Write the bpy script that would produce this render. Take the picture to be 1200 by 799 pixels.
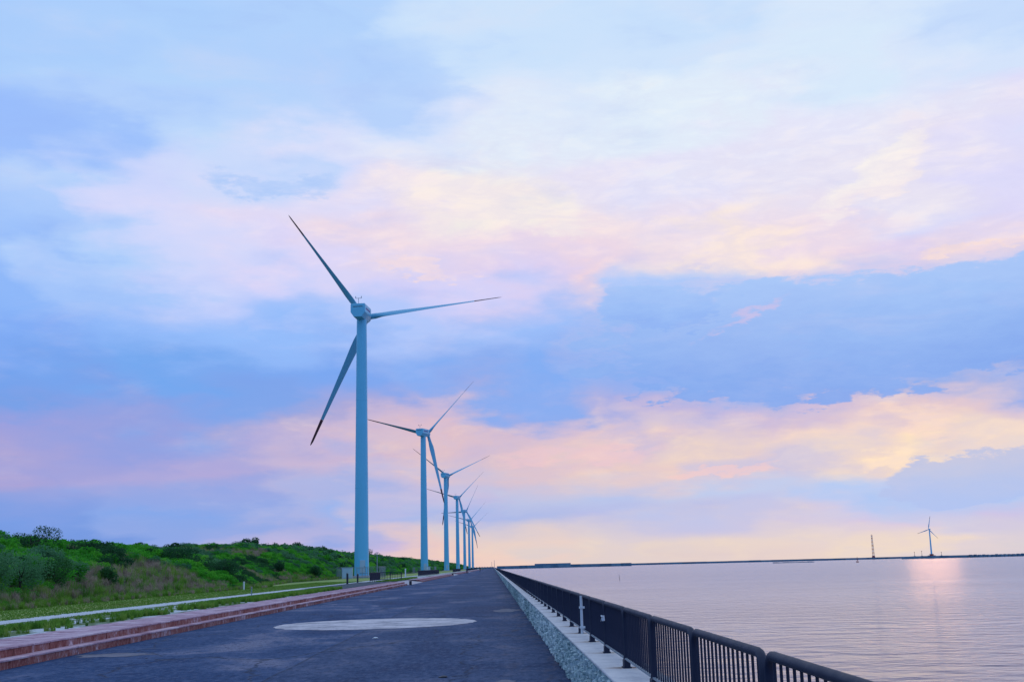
import bpy, bmesh, math, random
import numpy as np
from mathutils import Vector, Matrix

random.seed(7)
rng = np.random.default_rng(7)
S = bpy.context.scene
for o in list(bpy.data.objects):
    bpy.data.objects.remove(o)
COL = S.collection
R = math.radians

# ---------------------------------------------------------------- camera
cam_d = bpy.data.cameras.new('camera')
cam_d.sensor_width = 36.0
cam_d.lens = 40.8
cam_d.clip_start = 0.1
cam_d.clip_end = 90000
cam = bpy.data.objects.new('camera', cam_d)
COL.objects.link(cam)
S.camera = cam
pitch, yaw, roll = R(10.99), R(1.18), 0.0247
fwd = Vector((math.sin(yaw) * math.cos(pitch), math.cos(yaw) * math.cos(pitch), math.sin(pitch)))
right = Vector((math.cos(yaw), -math.sin(yaw), 0))
up = right.cross(fwd)
r2 = right * math.cos(roll) - up * math.sin(roll)
u2 = up * math.cos(roll) + right * math.sin(roll)
cam.matrix_world = Matrix(((r2.x, u2.x, -fwd.x, 0), (r2.y, u2.y, -fwd.y, 0), (r2.z, u2.z, -fwd.z, 1.6), (0, 0, 0, 1)))

S.render.engine = 'CYCLES'
S.render.resolution_x, S.render.resolution_y = 1024, 681
S.view_settings.view_transform = 'Standard'
S.view_settings.look = 'None'
S.view_settings.exposure = 0.0
S.view_settings.gamma = 1.0
S.view_settings.use_curve_mapping = False

SUN_AZ, SUN_EL = 20.6, 5.0

# ---------------------------------------------------------------- node helpers
class NT:
    def __init__(s, tree):
        s.t = tree
        s.n = tree.nodes
        s.l = tree.links
    def new(s, typ, **kw):
        n = s.n.new(typ)
        for k, v in kw.items():
            setattr(n, k, v)
        return n
    def inp(s, node, key, v):
        if v is None:
            return
        if isinstance(v, bpy.types.NodeSocket):
            s.l.new(v, node.inputs[key])
        else:
            node.inputs[key].default_value = v
    def m(s, op, a, b=None, c=None, clamp=False):
        n = s.new('ShaderNodeMath', operation=op, use_clamp=clamp)
        s.inp(n, 0, a); s.inp(n, 1, b); s.inp(n, 2, c)
        return n.outputs[0]
    def rng(s, v, a, b, c=0.0, d=1.0, smooth=False):
        n = s.new('ShaderNodeMapRange', interpolation_type='SMOOTHSTEP' if smooth else 'LINEAR')
        s.inp(n, 0, v); s.inp(n, 1, a); s.inp(n, 2, b); s.inp(n, 3, c); s.inp(n, 4, d)
        return n.outputs[0]
    def mix(s, f, a, b, blend='MIX'):
        n = s.new('ShaderNodeMix', data_type='RGBA', blend_type=blend)
        s.inp(n, 0, f); s.inp(n, 6, a); s.inp(n, 7, b)
        return n.outputs[2]
    def noise(s, vec, scale, detail=4, rough=0.55, dist=0.0):
        n = s.new('ShaderNodeTexNoise')
        s.inp(n, 'Vector', vec)
        n.inputs['Scale'].default_value = scale
        n.inputs['Detail'].default_value = detail
        n.inputs['Roughness'].default_value = rough
        n.inputs['Distortion'].default_value = dist
        return n.outputs[0]
    def vec(s, v, sc=(1, 1, 1), loc=(0, 0, 0), rot=(0, 0, 0)):
        n = s.new('ShaderNodeMapping')
        s.inp(n, 0, v)
        n.inputs['Location'].default_value = loc
        n.inputs['Rotation'].default_value = rot
        n.inputs['Scale'].default_value = sc
        return n.outputs[0]
    def ramp(s, f, stops, interp='LINEAR'):
        n = s.new('ShaderNodeValToRGB')
        cr = n.color_ramp
        cr.interpolation = interp
        while len(cr.elements) < len(stops):
            cr.elements.new(0.5)
        for e, (p, c) in zip(cr.elements, sorted(stops, key=lambda q: q[0])):
            e.position = p
            e.color = (c[0], c[1], c[2], 1)
        s.inp(n, 0, f)
        return n.outputs[0]

def lin(r, g, b):
    def f(c):
        c /= 255.0
        return c / 12.92 if c <= 0.04045 else ((c + 0.055) / 1.055) ** 2.4
    return (f(r), f(g), f(b), 1.0)

# ---------------------------------------------------------------- world: dusk sky with a cloud deck
# colours of the cloud deck by compass bearing (0 = along the promenade) and elevation, in degrees
SKY_SAMPLES = '''-24.0 25.6 159 202 255,-16.1 26.7 161 204 255,-7.4 27.3 167 207 255,1.6 27.4 200 227 255,10.6 26.8 192 222 255,19.2 25.8 214 234 255
27.0 24.4 192 219 255,-23.8 23.1 159 204 255,-16.0 24.0 169 209 255,-7.4 24.6 167 205 255,-2.9 24.6 177 211 255,1.5 24.6 198 226 255
10.5 24.1 204 228 255,18.9 23.2 214 236 255,26.7 21.9 210 229 255,-23.7 21.2 136 182 255,-21.4 21.5 141 186 255,-17.9 21.9 167 204 255
-11.7 22.4 173 209 255,-5.2 22.6 174 207 255,1.5 22.6 218 234 255,10.3 22.1 228 244 255,18.8 21.3 228 236 255,26.5 20.1 224 224 255
-23.6 19.8 136 182 255,-19.8 20.2 148 191 255,-15.8 20.5 185 217 255,-9.5 20.9 218 225 255,-5.2 21.0 226 234 255,1.4 21.0 228 242 255
10.2 20.5 230 244 255,16.6 19.9 234 236 255,20.6 19.4 241 239 250,23.3 19.1 235 230 250,26.3 18.6 221 219 254,-23.5 17.9 177 209 255
-17.8 18.4 204 214 255,-13.7 18.7 204 219 255,-10.8 18.8 185 212 255,-7.4 18.9 214 221 255,-3.9 19.0 252 237 240,-0.4 19.0 255 246 236
5.8 18.8 235 232 252,10.1 18.5 233 232 254,16.4 18.0 239 235 249,20.4 17.5 244 238 246,26.1 16.7 224 222 254,-23.4 16.3 161 199 255
-17.7 16.8 216 219 255,-12.4 17.1 230 222 250,-7.4 17.3 228 224 252,-0.8 17.3 255 240 234,2.2 17.2 255 249 230,5.7 17.1 254 234 232
10.0 16.9 240 227 244,12.2 16.7 255 237 224,16.3 16.3 244 227 239,20.3 15.9 214 217 252,24.1 15.4 221 216 252,-23.3 14.8 146 189 254
-19.6 15.1 173 207 255,-15.7 15.4 210 217 255,-9.5 15.6 228 219 252,-6.1 15.6 252 226 230,-3.1 15.7 250 227 232,1.3 15.6 242 220 236
5.6 15.4 247 221 230,12.1 15.1 255 233 220,16.2 14.7 242 218 232,20.2 14.3 230 213 242,23.2 14.0 254 226 220,25.8 13.7 250 224 226
-23.2 13.3 136 182 252,-17.6 13.6 164 199 254,-13.6 13.8 192 207 255,-7.4 14.0 210 212 254,-3.1 14.0 213 210 252,1.3 13.9 225 210 244
4.7 13.8 244 213 224,8.1 13.7 169 201 254,11.9 13.4 158 196 252,16.1 13.1 161 194 252,21.9 12.6 161 194 252,25.6 12.1 185 199 250
-23.1 11.4 126 172 248,-17.5 11.7 141 184 252,-11.5 11.8 146 189 254,-5.2 11.9 173 199 254,1.2 11.8 151 189 252,7.6 11.6 141 184 250
11.8 11.4 161 186 246,17.9 10.9 146 186 252,25.4 10.2 151 187 250,-23.0 9.1 116 164 240,-15.5 9.3 116 169 242,-7.3 9.4 121 169 244
1.1 9.3 128 174 246,9.6 9.0 138 178 245,17.7 8.5 121 169 242,25.2 7.9 136 169 237,-22.9 7.7 121 162 234,-11.4 7.9 126 166 237
-5.2 7.9 141 169 237,1.1 7.8 134 172 242,7.4 7.6 164 174 232,11.6 7.4 190 180 222,15.6 7.2 205 186 215,19.5 7.0 229 197 198
21.4 6.8 222 196 204,25.0 6.6 211 192 212,-22.8 6.4 159 162 224,-17.3 6.5 148 162 227,-7.3 6.5 174 169 216,-3.2 6.4 225 188 199
1.1 6.3 220 190 204,5.3 6.2 231 200 202,11.5 6.0 238 213 199,17.5 5.7 245 216 200,20.5 5.5 255 228 189,24.9 5.2 242 219 203
-22.7 5.0 171 164 217,-15.3 5.1 177 169 220,-7.3 5.0 205 181 210,-3.2 5.0 230 198 199,1.0 4.9 221 196 206,5.2 4.8 233 204 198
9.4 4.6 235 205 199,13.4 4.5 202 196 223,17.4 4.3 233 213 203,19.3 4.2 245 225 198,21.9 4.1 213 208 222,24.8 3.9 205 205 227
-22.7 3.7 146 164 227,-15.3 3.7 151 169 230,-7.3 3.6 169 182 232,-3.2 3.5 198 192 226,1.0 3.4 187 197 233,5.2 3.3 182 198 238
11.3 3.1 185 203 240,17.3 2.9 168 199 247,21.0 2.7 157 194 247,24.6 2.6 161 197 245,-22.6 2.6 121 159 232,-15.3 2.5 133 169 237
-7.3 2.4 153 182 240,-3.2 2.3 169 184 236,1.0 2.2 163 184 237,5.1 2.1 179 188 234,11.3 1.9 180 189 236,17.2 1.7 198 194 230
24.5 1.5 192 190 231,-22.6 1.8 116 154 227,-15.2 1.7 141 169 232,-9.3 1.6 173 179 227,-3.2 1.5 238 204 196,0.9 1.4 235 213 199
5.1 1.3 229 213 205,11.2 1.1 231 214 200,17.1 0.9 229 215 200,24.4 0.7 209 207 212,-22.5 0.8 116 154 227,-15.2 0.7 146 169 232
-7.3 0.5 204 186 223,-3.2 0.4 239 205 195,0.9 0.3 242 210 195,5.0 0.2 224 209 205,13.1 0.0 219 204 205,24.3 -0.3 204 199 213'''
W = bpy.data.worlds.new('World')
S.world = W
W.use_nodes = True
wt = NT(W.node_tree)
for n in list(wt.n):
    wt.n.remove(n)
pts = np.array([[float(v) for v in e.split()] for e in SKY_SAMPLES.replace('\n', ',').split(',')])
pcol = np.array([lin(*p[2:5])[:3] for p in pts])

def deck(az, el):
    d2 = ((pts[:, 0] - az) / 2.2) ** 2 + ((pts[:, 1] - el) / 0.85) ** 2
    w = 1.0 / (d2 + 0.22) ** 2.3
    return (w[:, None] * pcol).sum(0) / w.sum()

tc = wt.new('ShaderNodeTexCoord').outputs['Generated']
sep = wt.new('ShaderNodeSeparateXYZ'); wt.l.new(tc, sep.inputs[0])
dx, dy, dz = sep.outputs
az = wt.m('MULTIPLY', wt.m('ARCTAN2', dx, dy), 57.29578)
el = wt.m('MULTIPLY', wt.m('ARCSINE', dz), 57.29578)
den = wt.m('ADD', wt.m('MAXIMUM', dz, 0.0), 0.14)
cmb = wt.new('ShaderNodeCombineXYZ')
wt.inp(cmb, 0, wt.m('DIVIDE', dx, den)); wt.inp(cmb, 1, wt.m('DIVIDE', dy, den))
pl = cmb.outputs[0]                                      # the cloud deck as a plane overhead
pl_a = wt.vec(pl, (1, 1, 1), (3.1, 7.7, 0.3))
pl_b = wt.vec(pl, (1, 1, 1), (11.3, 2.9, 1.3))
# second domain: bearing and elevation, stretched along the horizon
cm2 = wt.new('ShaderNodeCombineXYZ')
wt.inp(cm2, 0, wt.m('MULTIPLY', az, 0.10)); wt.inp(cm2, 1, wt.m('MULTIPLY', el, 0.28))
ae = cm2.outputs[0]
n1 = wt.noise(pl_a, 2.2, 5, 0.5)
n2 = wt.noise(pl_b, 2.6, 5, 0.5)
n3 = wt.noise(wt.vec(ae, (1, 1, 1), (5, 3, 0)), 2.0, 6, 0.52, 0.0)
n4 = wt.noise(wt.vec(ae, (1, 1, 1), (1, 9, 4)), 1.2, 6, 0.52, 0.0)
fade = wt.rng(el, 0.3, 6.0, 0.12, 1.0)
azw = wt.m('ADD', az, wt.m('ADD', wt.m('MULTIPLY', wt.m('SUBTRACT', n1, 0.5), 9.0), wt.m('MULTIPLY', wt.m('SUBTRACT', n3, 0.5), 16.0)))
elw_off = wt.m('ADD', wt.m('MULTIPLY', wt.m('SUBTRACT', n2, 0.5), 2.6), wt.m('MULTIPLY', wt.m('SUBTRACT', n4, 0.5), 7.0))
elw = wt.m('ADD', el, wt.m('MULTIPLY', elw_off, fade))
t = wt.m('DIVIDE', elw, 30.0, clamp=True)
A0, A1, DA = -27.5, 30.0, 2.5
NS = 31
cur = None
k = 0
a = A0
while a <= A1 + 1e-6:
    stops = []
    for j in range(NS):
        e = 30.0 * (j / (NS - 1)) ** 1.25
        stops.append((e / 30.0, deck(a, e)))
    rc = wt.ramp(t, stops)
    if cur is None:
        cur = rc
    else:
        cur = wt.mix(wt.rng(azw, a - DA, a), cur, rc)
    a += DA
# away from the sunset the deck turns to the even blue of dusk
back = wt.ramp(wt.m('DIVIDE', elw, 90.0, clamp=True), [
    (0.0, lin(128, 162, 226)), (0.06, lin(124, 164, 234)), (0.2, lin(126, 172, 244)), (0.45, lin(146, 190, 250)), (1.0, lin(180, 212, 253))])
hi = wt.ramp(wt.m('ADD', wt.m('MULTIPLY', wt.m('SUBTRACT', n1, 0.5), 1.6), 0.5), [(0.0, lin(165, 200, 252)), (0.5, lin(195, 219, 254)), (1.0, lin(220, 234, 255))])
cur = wt.mix(wt.rng(el, 27, 36, 0, 1, True), cur, hi)
absaz = wt.m('ABSOLUTE', wt.m('SUBTRACT', az, 2.0))
bk = wt.m('MULTIPLY', wt.rng(absaz, 30, 95, 0, 1, True), wt.rng(el, 55, 85, 1, 0.3, True))
cur = wt.mix(bk, cur, back)

# single clouds with a clear outline: (bearing, elevation, half width, half height, slope, edge softness, noise, colour, opacity)
ne = wt.noise(wt.vec(ae, (1, 1.25, 1), (2.2, 4.1, 0.7)), 3.2, 9, 0.64, 0.25)
ne2 = wt.noise(wt.vec(ae, (1, 1.1, 1), (7.2, 1.1, 2.7)), 6.0, 8, 0.62, 0.15)
nmix = wt.m('SUBTRACT', wt.m('ADD', wt.m('MULTIPLY', ne, 0.7), wt.m('MULTIPLY', ne2, 0.3)), 0.5)

azc = wt.m('ADD', az, wt.m('MULTIPLY', wt.m('SUBTRACT', n3, 0.5), 7.0))
elc = wt.m('ADD', el, wt.m('MULTIPLY', wt.m('ADD', wt.m('MULTIPLY', wt.m('SUBTRACT', ne2, 0.5), 2.6), wt.m('MULTIPLY', wt.m('SUBTRACT', n4, 0.5), 3.0)), fade))
def cloud(cur, ca, ce, ra, re, slope, soft, amp, c, op, c2=None):
    """one cloud: an ellipse in bearing and elevation with a ragged edge; c at its base, c2 at its top"""
    x = wt.m('DIVIDE', wt.m('SUBTRACT', azc, ca), ra)
    y0 = wt.m('SUBTRACT', elc, wt.m('ADD', ce, wt.m('MULTIPLY', wt.m('SUBTRACT', azc, ca), slope)))
    y = wt.m('DIVIDE', y0, re)
    q = wt.m('SUBTRACT', 1.0, wt.m('ADD', wt.m('MULTIPLY', x, x), wt.m('MULTIPLY', y, y)))
    q = wt.m('ADD', q, wt.m('MULTIPLY', nmix, amp))
    col = lin(*c) if c2 is None else wt.mix(wt.rng(y, -0.9, 0.9), lin(*c), lin(*c2))
    return wt.mix(wt.m('MULTIPLY', wt.rng(q, 0.0, soft, 0, 1, True), op), cur, col)
for cl in [
    (17.5, 11.2, 15, 3.3, 0.015, 0.8, 1.4, (242, 212, 224), 0.5),
    (15.5, 10.5, 11.5, 3.05, -0.01, 0.3, 2.4, (124, 167, 240), 0.94, (160, 197, 251)),
    (8.8, 12.3, 3.4, 1.25, 0.1, 0.35, 2.2, (138, 178, 246), 0.9, (160, 197, 251)),
    (27, 10.9, 12, 2.5, 0.03, 0.3, 1.8, (124, 167, 240), 0.94, (160, 197, 251)),
    (20.1, 17.9, 4.0, 1.3, 0.45, 0.7, 2.4, (254, 240, 238), 0.92, (255, 250, 242)),
    (20.5, 6.3, 2.9, 0.9, -0.2, 1.1, 4.0, (255, 222, 200), 0.75),
    (18.9, 4.6, 2.2, 0.5, 0.28, 0.9, 2.5, (255, 228, 198), 0.9),
    (23.4, 3.5, 5.5, 1.35, 0.02, 0.3, 2.6, (160, 190, 243), 0.92, (184, 194, 228)),
    (-10.8, 18.6, 3.3, 0.65, -0.05, 1.2, 3.0, (166, 200, 252), 0.95),
    (1.3, 17.5, 5.6, 1.3, -0.12, 1.3, 6.0, (255, 242, 234), 0.8),
    (-3.2, 14.6, 3.6, 0.45, -0.2, 1.0, 4.0, (255, 226, 224), 0.7),
    (12.4, 15.2, 3.0, 1.1, 0.05, 1.2, 6.0, (255, 235, 222), 0.8),
    (23.5, 13.9, 3.0, 0.36, 0.03, 0.9, 4.0, (255, 226, 216), 0.85),
    (12.7, 11.5, 2.3, 0.42, 0.4, 1.1, 4.0, (214, 192, 230), 0.6),
    (10.4, 4.3, 2.9, 0.32, 0.03, 0.9, 4.0, (248, 204, 200), 0.6),
    (4.5, 5.6, 4.5, 0.5, 0.03, 1.0, 5.0, (244, 200, 204), 0.5)]:
    cur = cloud(cur, *cl)
nb = wt.noise(wt.vec(ae, (1, 1.15, 1), (4.3, 2.5, 3.0)), 2.6, 9, 0.6, 0.3)
nbl = wt.m('ABSOLUTE', wt.m('SUBTRACT', nb, 0.5))
sc3 = wt.new('ShaderNodeSeparateColor'); wt.l.new(cur, sc3.inputs[0])
warm = wt.rng(wt.m('SUBTRACT', sc3.outputs[0], sc3.outputs[2]), -0.42, -0.1, 0, 1, True)
up_ = wt.rng(el, 3.0, 7.0, 0.35, 1.0)
cur = wt.mix(wt.m('MULTIPLY', wt.m('MULTIPLY', warm, up_), wt.rng(nbl, 0.0, 0.14, 0.26, 0.0)), cur, lin(205, 200, 236))
cur = wt.mix(wt.m('MULTIPLY', wt.m('MULTIPLY', warm, up_), wt.rng(nbl, 0.06, 0.2, 0.0, 0.26)), cur, lin(255, 236, 226))
# the finest wisps: small light and dark variations everywhere in the deck
nf = wt.noise(wt.vec(ae, (1, 1.1, 1), (0.3, 5.5, 8.0)), 1.5, 9, 0.6, 0.3)
bri = wt.m('MULTIPLY', wt.rng(el, 0.5, 4.0, 0.25, 1.0), wt.m('SUBTRACT', nf, 0.5))
wisp = wt.rng(bri, 0.0, 0.3, 0, 0.14, True)
dusk = wt.rng(bri, 0.0, -0.3, 0, 0.35, True)
cur = wt.mix(wisp, cur, lin(250, 225, 228))
cur = wt.mix(dusk, cur, wt.mix(0.55, cur, lin(118, 155, 238)))

cur = wt.mix(wt.rng(el, 9, 20, 0.0, 0.13), cur, lin(240, 242, 255))
sky = wt.new('ShaderNodeTexSky', sky_type='NISHITA')
sky.sun_disc = False
sky.sun_elevation = R(SUN_EL)
sky.sun_rotation = R(SUN_AZ)
sky.air_density = 1.0
sky.dust_density = 1.0
bg1 = wt.new('ShaderNodeBackground'); wt.l.new(sky.outputs[0], bg1.inputs[0]); bg1.inputs[1].default_value = 0.05
bg2 = wt.new('ShaderNodeBackground'); wt.l.new(cur, bg2.inputs[0]); bg2.inputs[1].default_value = 1.0
mx = wt.new('ShaderNodeMixShader'); mx.inputs[0].default_value = 0.97
wt.l.new(bg1.outputs[0], mx.inputs[1]); wt.l.new(bg2.outputs[0], mx.inputs[2])
wo = wt.new('ShaderNodeOutputWorld'); wt.l.new(mx.outputs[0], wo.inputs[0])

# the sun behind the cloud bank: faint, broad and pink
sd = bpy.data.lights.new('sun', 'SUN')
sd.energy = 0.008
sd.angle = R(2.4)
sd.color = (1.0, 0.46, 0.20)
sun = bpy.data.objects.new('sun', sd)
COL.objects.link(sun)
ds = Vector((math.sin(R(SUN_AZ)) * math.cos(R(SUN_EL)), math.cos(R(SUN_AZ)) * math.cos(R(SUN_EL)), math.sin(R(SUN_EL))))
sun.rotation_euler = ds.to_track_quat('Z', 'Y').to_euler()

# ---------------------------------------------------------------- materials
def material(name):
    mt = bpy.data.materials.new(name)
    mt.use_nodes = True
    nt = NT(mt.node_tree)
    b = nt.n['Principled BSDF']
    return mt, nt, b

def bump(nt, b, h, strength, dist):
    n = nt.new('ShaderNodeBump')
    n.inputs['Strength'].default_value = strength
    n.inputs['Distance'].default_value = dist
    nt.l.new(h, n.inputs['Height'])
    nt.l.new(n.outputs[0], b.inputs['Normal'])

def pos(nt):
    return nt.new('ShaderNodeNewGeometry').outputs['Position']

def objpos(nt):
    return nt.new('ShaderNodeTexCoord').outputs['Object']

def rnd(nt):
    return nt.new('ShaderNodeObjectInfo').outputs['Random']

M = {}
def painted(name, c, rough=0.4, wear=0.12, metal=0.0, scale=1.5):
    mt, nt, b = material(name)
    n = nt.noise(objpos(nt), scale, 5, 0.65)
    d = nt.noise(nt.vec(objpos(nt), (1, 1, 0.12)), scale * 2.5, 4, 0.6)
    f = nt.m('MULTIPLY', nt.m('ADD', n, d), wear)
    c2 = tuple(v * 0.55 for v in c)
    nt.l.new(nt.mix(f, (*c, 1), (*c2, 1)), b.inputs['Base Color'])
    nt.l.new(nt.rng(n, 0.2, 0.8, rough * 0.8, min(1, rough * 1.3)), b.inputs['Roughness'])
    b.inputs['Metallic'].default_value = metal
    M[name] = mt
    return mt

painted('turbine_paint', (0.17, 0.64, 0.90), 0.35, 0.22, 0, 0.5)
painted('blade_paint', (0.14, 0.48, 0.68), 0.4, 0.10, 0, 0.4)
painted('blade_tip_paint', (0.085, 0.024, 0.035), 0.45, 0.15)
painted('railing_paint', (0.005, 0.012, 0.046), 0.62, 0.4, 0, 6)
painted('cabinet_paint', (0.45, 0.62, 0.72), 0.4, 0.25, 0, 3)
painted('white_paint', (0.72, 0.76, 0.80), 0.5, 0.25, 0, 4)
painted('galvanised', (0.30, 0.36, 0.42), 0.4, 0.3, 0.4, 4)
painted('dark_metal', (0.02, 0.025, 0.04), 0.5, 0.3, 0, 4)
painted('mast_red', (0.35, 0.06, 0.06), 0.5, 0.2, 0, 0.6)
painted('mast_white', (0.6, 0.6, 0.62), 0.5, 0.2, 0, 0.6)
painted('logo_violet', (0.10, 0.08, 0.30), 0.5, 0.1)
painted('buoy_red', (0.30, 0.04, 0.04), 0.5, 0.2)
painted('skin', (0.45, 0.28, 0.20), 0.6, 0.1)
painted('cloth_blue', (0.03, 0.06, 0.16), 0.9, 0.3)
painted('cloth_dark', (0.015, 0.016, 0.022), 0.9, 0.3)
painted('hair_dark', (0.012, 0.01, 0.01), 0.6, 0.2)
painted('ribbon_white', (0.7, 0.74, 0.78), 0.6, 0.1)

def m_asphalt():
    mt, nt, b = material('asphalt')
    P = pos(nt)
    sp = nt.new('ShaderNodeSeparateXYZ'); nt.l.new(P, sp.inputs[0])
    big = nt.noise(nt.vec(P, (0.30, 0.12, 1)), 1.0, 6, 0.62, 0.6)
    mid = nt.noise(nt.vec(P, (1.0, 0.5, 1)), 1.4, 5, 0.6)
    cross = nt.noise(nt.vec(P, (0.35, 0.45, 1)), 1.0, 6, 0.7, 0.5)
    grit = nt.noise(P, 55.0, 3, 0.7)
    grit2 = nt.noise(P, 18.0, 3, 0.7)
    f = nt.m('ADD', nt.m('MULTIPLY', big, 0.75), nt.m('ADD', nt.m('MULTIPLY', mid, 0.15), nt.m('MULTIPLY', cross, 0.25)))
    c = nt.ramp(nt.rng(f, 0.46, 0.68), [(0, (0.006, 0.026, 0.090)), (0.4, (0.015, 0.048, 0.130)), (0.7, (0.048, 0.082, 0.172)), (1, (0.150, 0.158, 0.230))])
    # the lane beyond the seam is a later, darker lay
    wob = nt.m('ADD', sp.outputs[0], nt.m('MULTIPLY', nt.m('SUBTRACT', nt.noise(nt.vec(P, (0, 0.4, 0)), 1.0, 3), 0.5), 0.12))
    lane = nt.rng(wob, -3.56, -3.44)
    c = nt.mix(nt.m('MULTIPLY', lane, 0.30), c, (0.035, 0.047, 0.085, 1))
    seam = nt.m('SUBTRACT', 1.0, nt.m('MULTIPLY', nt.m('ABSOLUTE', nt.m('ADD', wob, 3.5)), 22.0), clamp=True)
    c = nt.mix(nt.m('MULTIPLY', seam, 0.75), c, (0.018, 0.022, 0.035, 1))
    # cracks
    vo = nt.new('ShaderNodeTexVoronoi', feature='DISTANCE_TO_EDGE')
    vv = nt.vec(P, (0.22, 0.10, 1))
    dn = nt.new('ShaderNodeVectorMath', operation='ADD')
    ncol = nt.new('ShaderNodeTexNoise'); nt.l.new(P, ncol.inputs['Vector']); ncol.inputs['Scale'].default_value = 0.9
    sc = nt.new('ShaderNodeVectorMath', operation='SCALE'); nt.l.new(ncol.outputs['Color'], sc.inputs[0]); sc.inputs[3].default_value = 0.25
    nt.l.new(vv, dn.inputs[0]); nt.l.new(sc.outputs[0], dn.inputs[1])
    nt.l.new(dn.outputs[0], vo.inputs['Vector']); vo.inputs['Scale'].default_value = 1.0
    crack = nt.rng(vo.outputs['Distance'], 0.0, 0.011, 1, 0)
    c = nt.mix(nt.m('MULTIPLY', crack, 0.8), c, (0.015, 0.018, 0.028, 1))
    # transverse lay joints
    for yj in (32.5, 27.0, 61.0):
        jw = nt.m('ADD', sp.outputs[1], nt.m('MULTIPLY', nt.m('SUBTRACT', nt.noise(nt.vec(P, (0.5, 0, 0)), 1.0, 3), 0.5), 0.3))
        j = nt.m('SUBTRACT', 1.0, nt.m('MULTIPLY', nt.m('ABSOLUTE', nt.m('SUBTRACT', jw, yj)), 9.0), clamp=True)
        c = nt.mix(nt.m('MULTIPLY', j, 0.4), c, (0.16, 0.165, 0.19, 1))
    c = nt.mix(nt.rng(grit, 0.38, 0.66, 0.0, 0.9), c, nt.mix(1.0, c, (1.9, 1.8, 1.7, 1), 'MULTIPLY'))
    c = nt.mix(nt.rng(grit2, 0.48, 0.7, 0.0, 0.6), c, (0.03, 0.035, 0.05, 1))
    grit3 = nt.noise(nt.vec(P, (1.0, 0.4, 1)), 8.0, 4, 0.8)
    c = nt.mix(nt.rng(grit3, 0.52, 0.62, 0.0, 0.7), c, (0.10, 0.128, 0.215, 1))
    c = nt.mix(nt.rng(grit3, 0.48, 0.38, 0.0, 0.7), c, (0.008, 0.024, 0.070, 1))
    # sand and lichen towards the sea wall
    ws = nt.m('MULTIPLY', nt.rng(sp.outputs[0], -0.6, 0.9, 0, 1), nt.rng(nt.noise(nt.vec(P, (2.2, 0.7, 1)), 1.0, 5, 0.65), 0.5, 0.72))
    c = nt.mix(nt.m('MULTIPLY', ws, 0.55), c, (0.16, 0.115, 0.105, 1))
    nt.l.new(c, b.inputs['Base Color'])
    nt.l.new(nt.rng(big, 0.3, 0.7, 0.75, 0.9), b.inputs['Roughness'])
    b.inputs['Specular IOR Level'].default_value = 0.12
    bump(nt, b, nt.m('ADD', grit, grit2), 0.8, 0.01)
    M['asphalt'] = mt
m_asphalt()

def m_rough(name, cols, scale, sc3=(1, 1, 1), rough=0.9, bs=0.4, bd=0.01, world=True, perobj=0.0, fine=8.0, stops=None):
    """mottled mineral surface: a ramp over layered noise, optional shift per object"""
    mt, nt, b = material(name)
    P = pos(nt) if world else objpos(nt)
    n = nt.noise(nt.vec(P, sc3), scale, 6, 0.65)
    f = nt.noise(nt.vec(P, sc3), scale * fine, 4, 0.7)
    v = nt.m('ADD', nt.m('MULTIPLY', n, 0.65), nt.m('MULTIPLY', f, 0.35))
    if perobj:
        v = nt.m('ADD', v, nt.m('MULTIPLY', nt.m('SUBTRACT', rnd(nt), 0.5), perobj))
    k = len(cols)
    st = stops or [i / (k - 1) for i in range(k)]
    nt.l.new(nt.ramp(nt.rng(v, 0.3, 0.7), list(zip(st, cols))), b.inputs['Base Color'])
    b.inputs['Roughness'].default_value = rough
    b.inputs['Specular IOR Level'].default_value = 0.3
    bump(nt, b, f, bs, bd)
    M[name] = mt
    return mt

m_rough('brick_riser', [(0.12, 0.03, 0.025), (0.28, 0.08, 0.07), (0.36, 0.15, 0.13), (0.40, 0.22, 0.25), (0.70, 0.52, 0.54)], 2.6, (1, 1.6, 1.2), perobj=0.16, fine=4, stops=[0, 0.3, 0.55, 0.70, 0.92])
m_rough('paver_top', [(0.30, 0.16, 0.20), (0.44, 0.27, 0.33), (0.54, 0.37, 0.43), (0.66, 0.52, 0.56)], 1.8, perobj=0.25)
m_rough('stone_face', [(0.12, 0.20, 0.21), (0.28, 0.40, 0.41), (0.44, 0.56, 0.56), (0.72, 0.80, 0.79)], 11.0, perobj=0.12, fine=4, stops=[0.15, 0.42, 0.6, 0.85])
m_rough('stone_mortar', [(0.06, 0.09, 0.10), (0.14, 0.18, 0.19)], 5.0)
m_rough('gravel', [(0.30, 0.32, 0.34), (0.56, 0.59, 0.62), (0.74, 0.77, 0.80)], 3.0, bs=0.8, bd=0.02)
m_rough('white_road_paint', [(0.05, 0.06, 0.10), (0.36, 0.34, 0.37), (0.60, 0.55, 0.57), (0.74, 0.69, 0.70)], 1.1, fine=9, stops=[0.1, 0.34, 0.6, 1])
m_rough('cement_patch', [(0.05, 0.06, 0.10), (0.15, 0.15, 0.19), (0.26, 0.24, 0.28)], 2.0)
m_rough('pad_asphalt', [(0.03, 0.05, 0.07), (0.06, 0.085, 0.11)], 1.5)
m_rough('hazed_pier_concrete', [(0.05, 0.13, 0.20), (0.09, 0.20, 0.29), (0.14, 0.27, 0.36)], 0.15, perobj=0.3, bd=0.2)  # distance haze painted into the concrete as blue; no haze volume is built
m_rough('rubble_rock', [(0.03, 0.035, 0.05), (0.08, 0.09, 0.11), (0.14, 0.15, 0.17)], 0.4, bd=0.2)
m_rough('ramp_concrete', [(0.35, 0.33, 0.36), (0.5, 0.47, 0.5)], 1.0)

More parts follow.
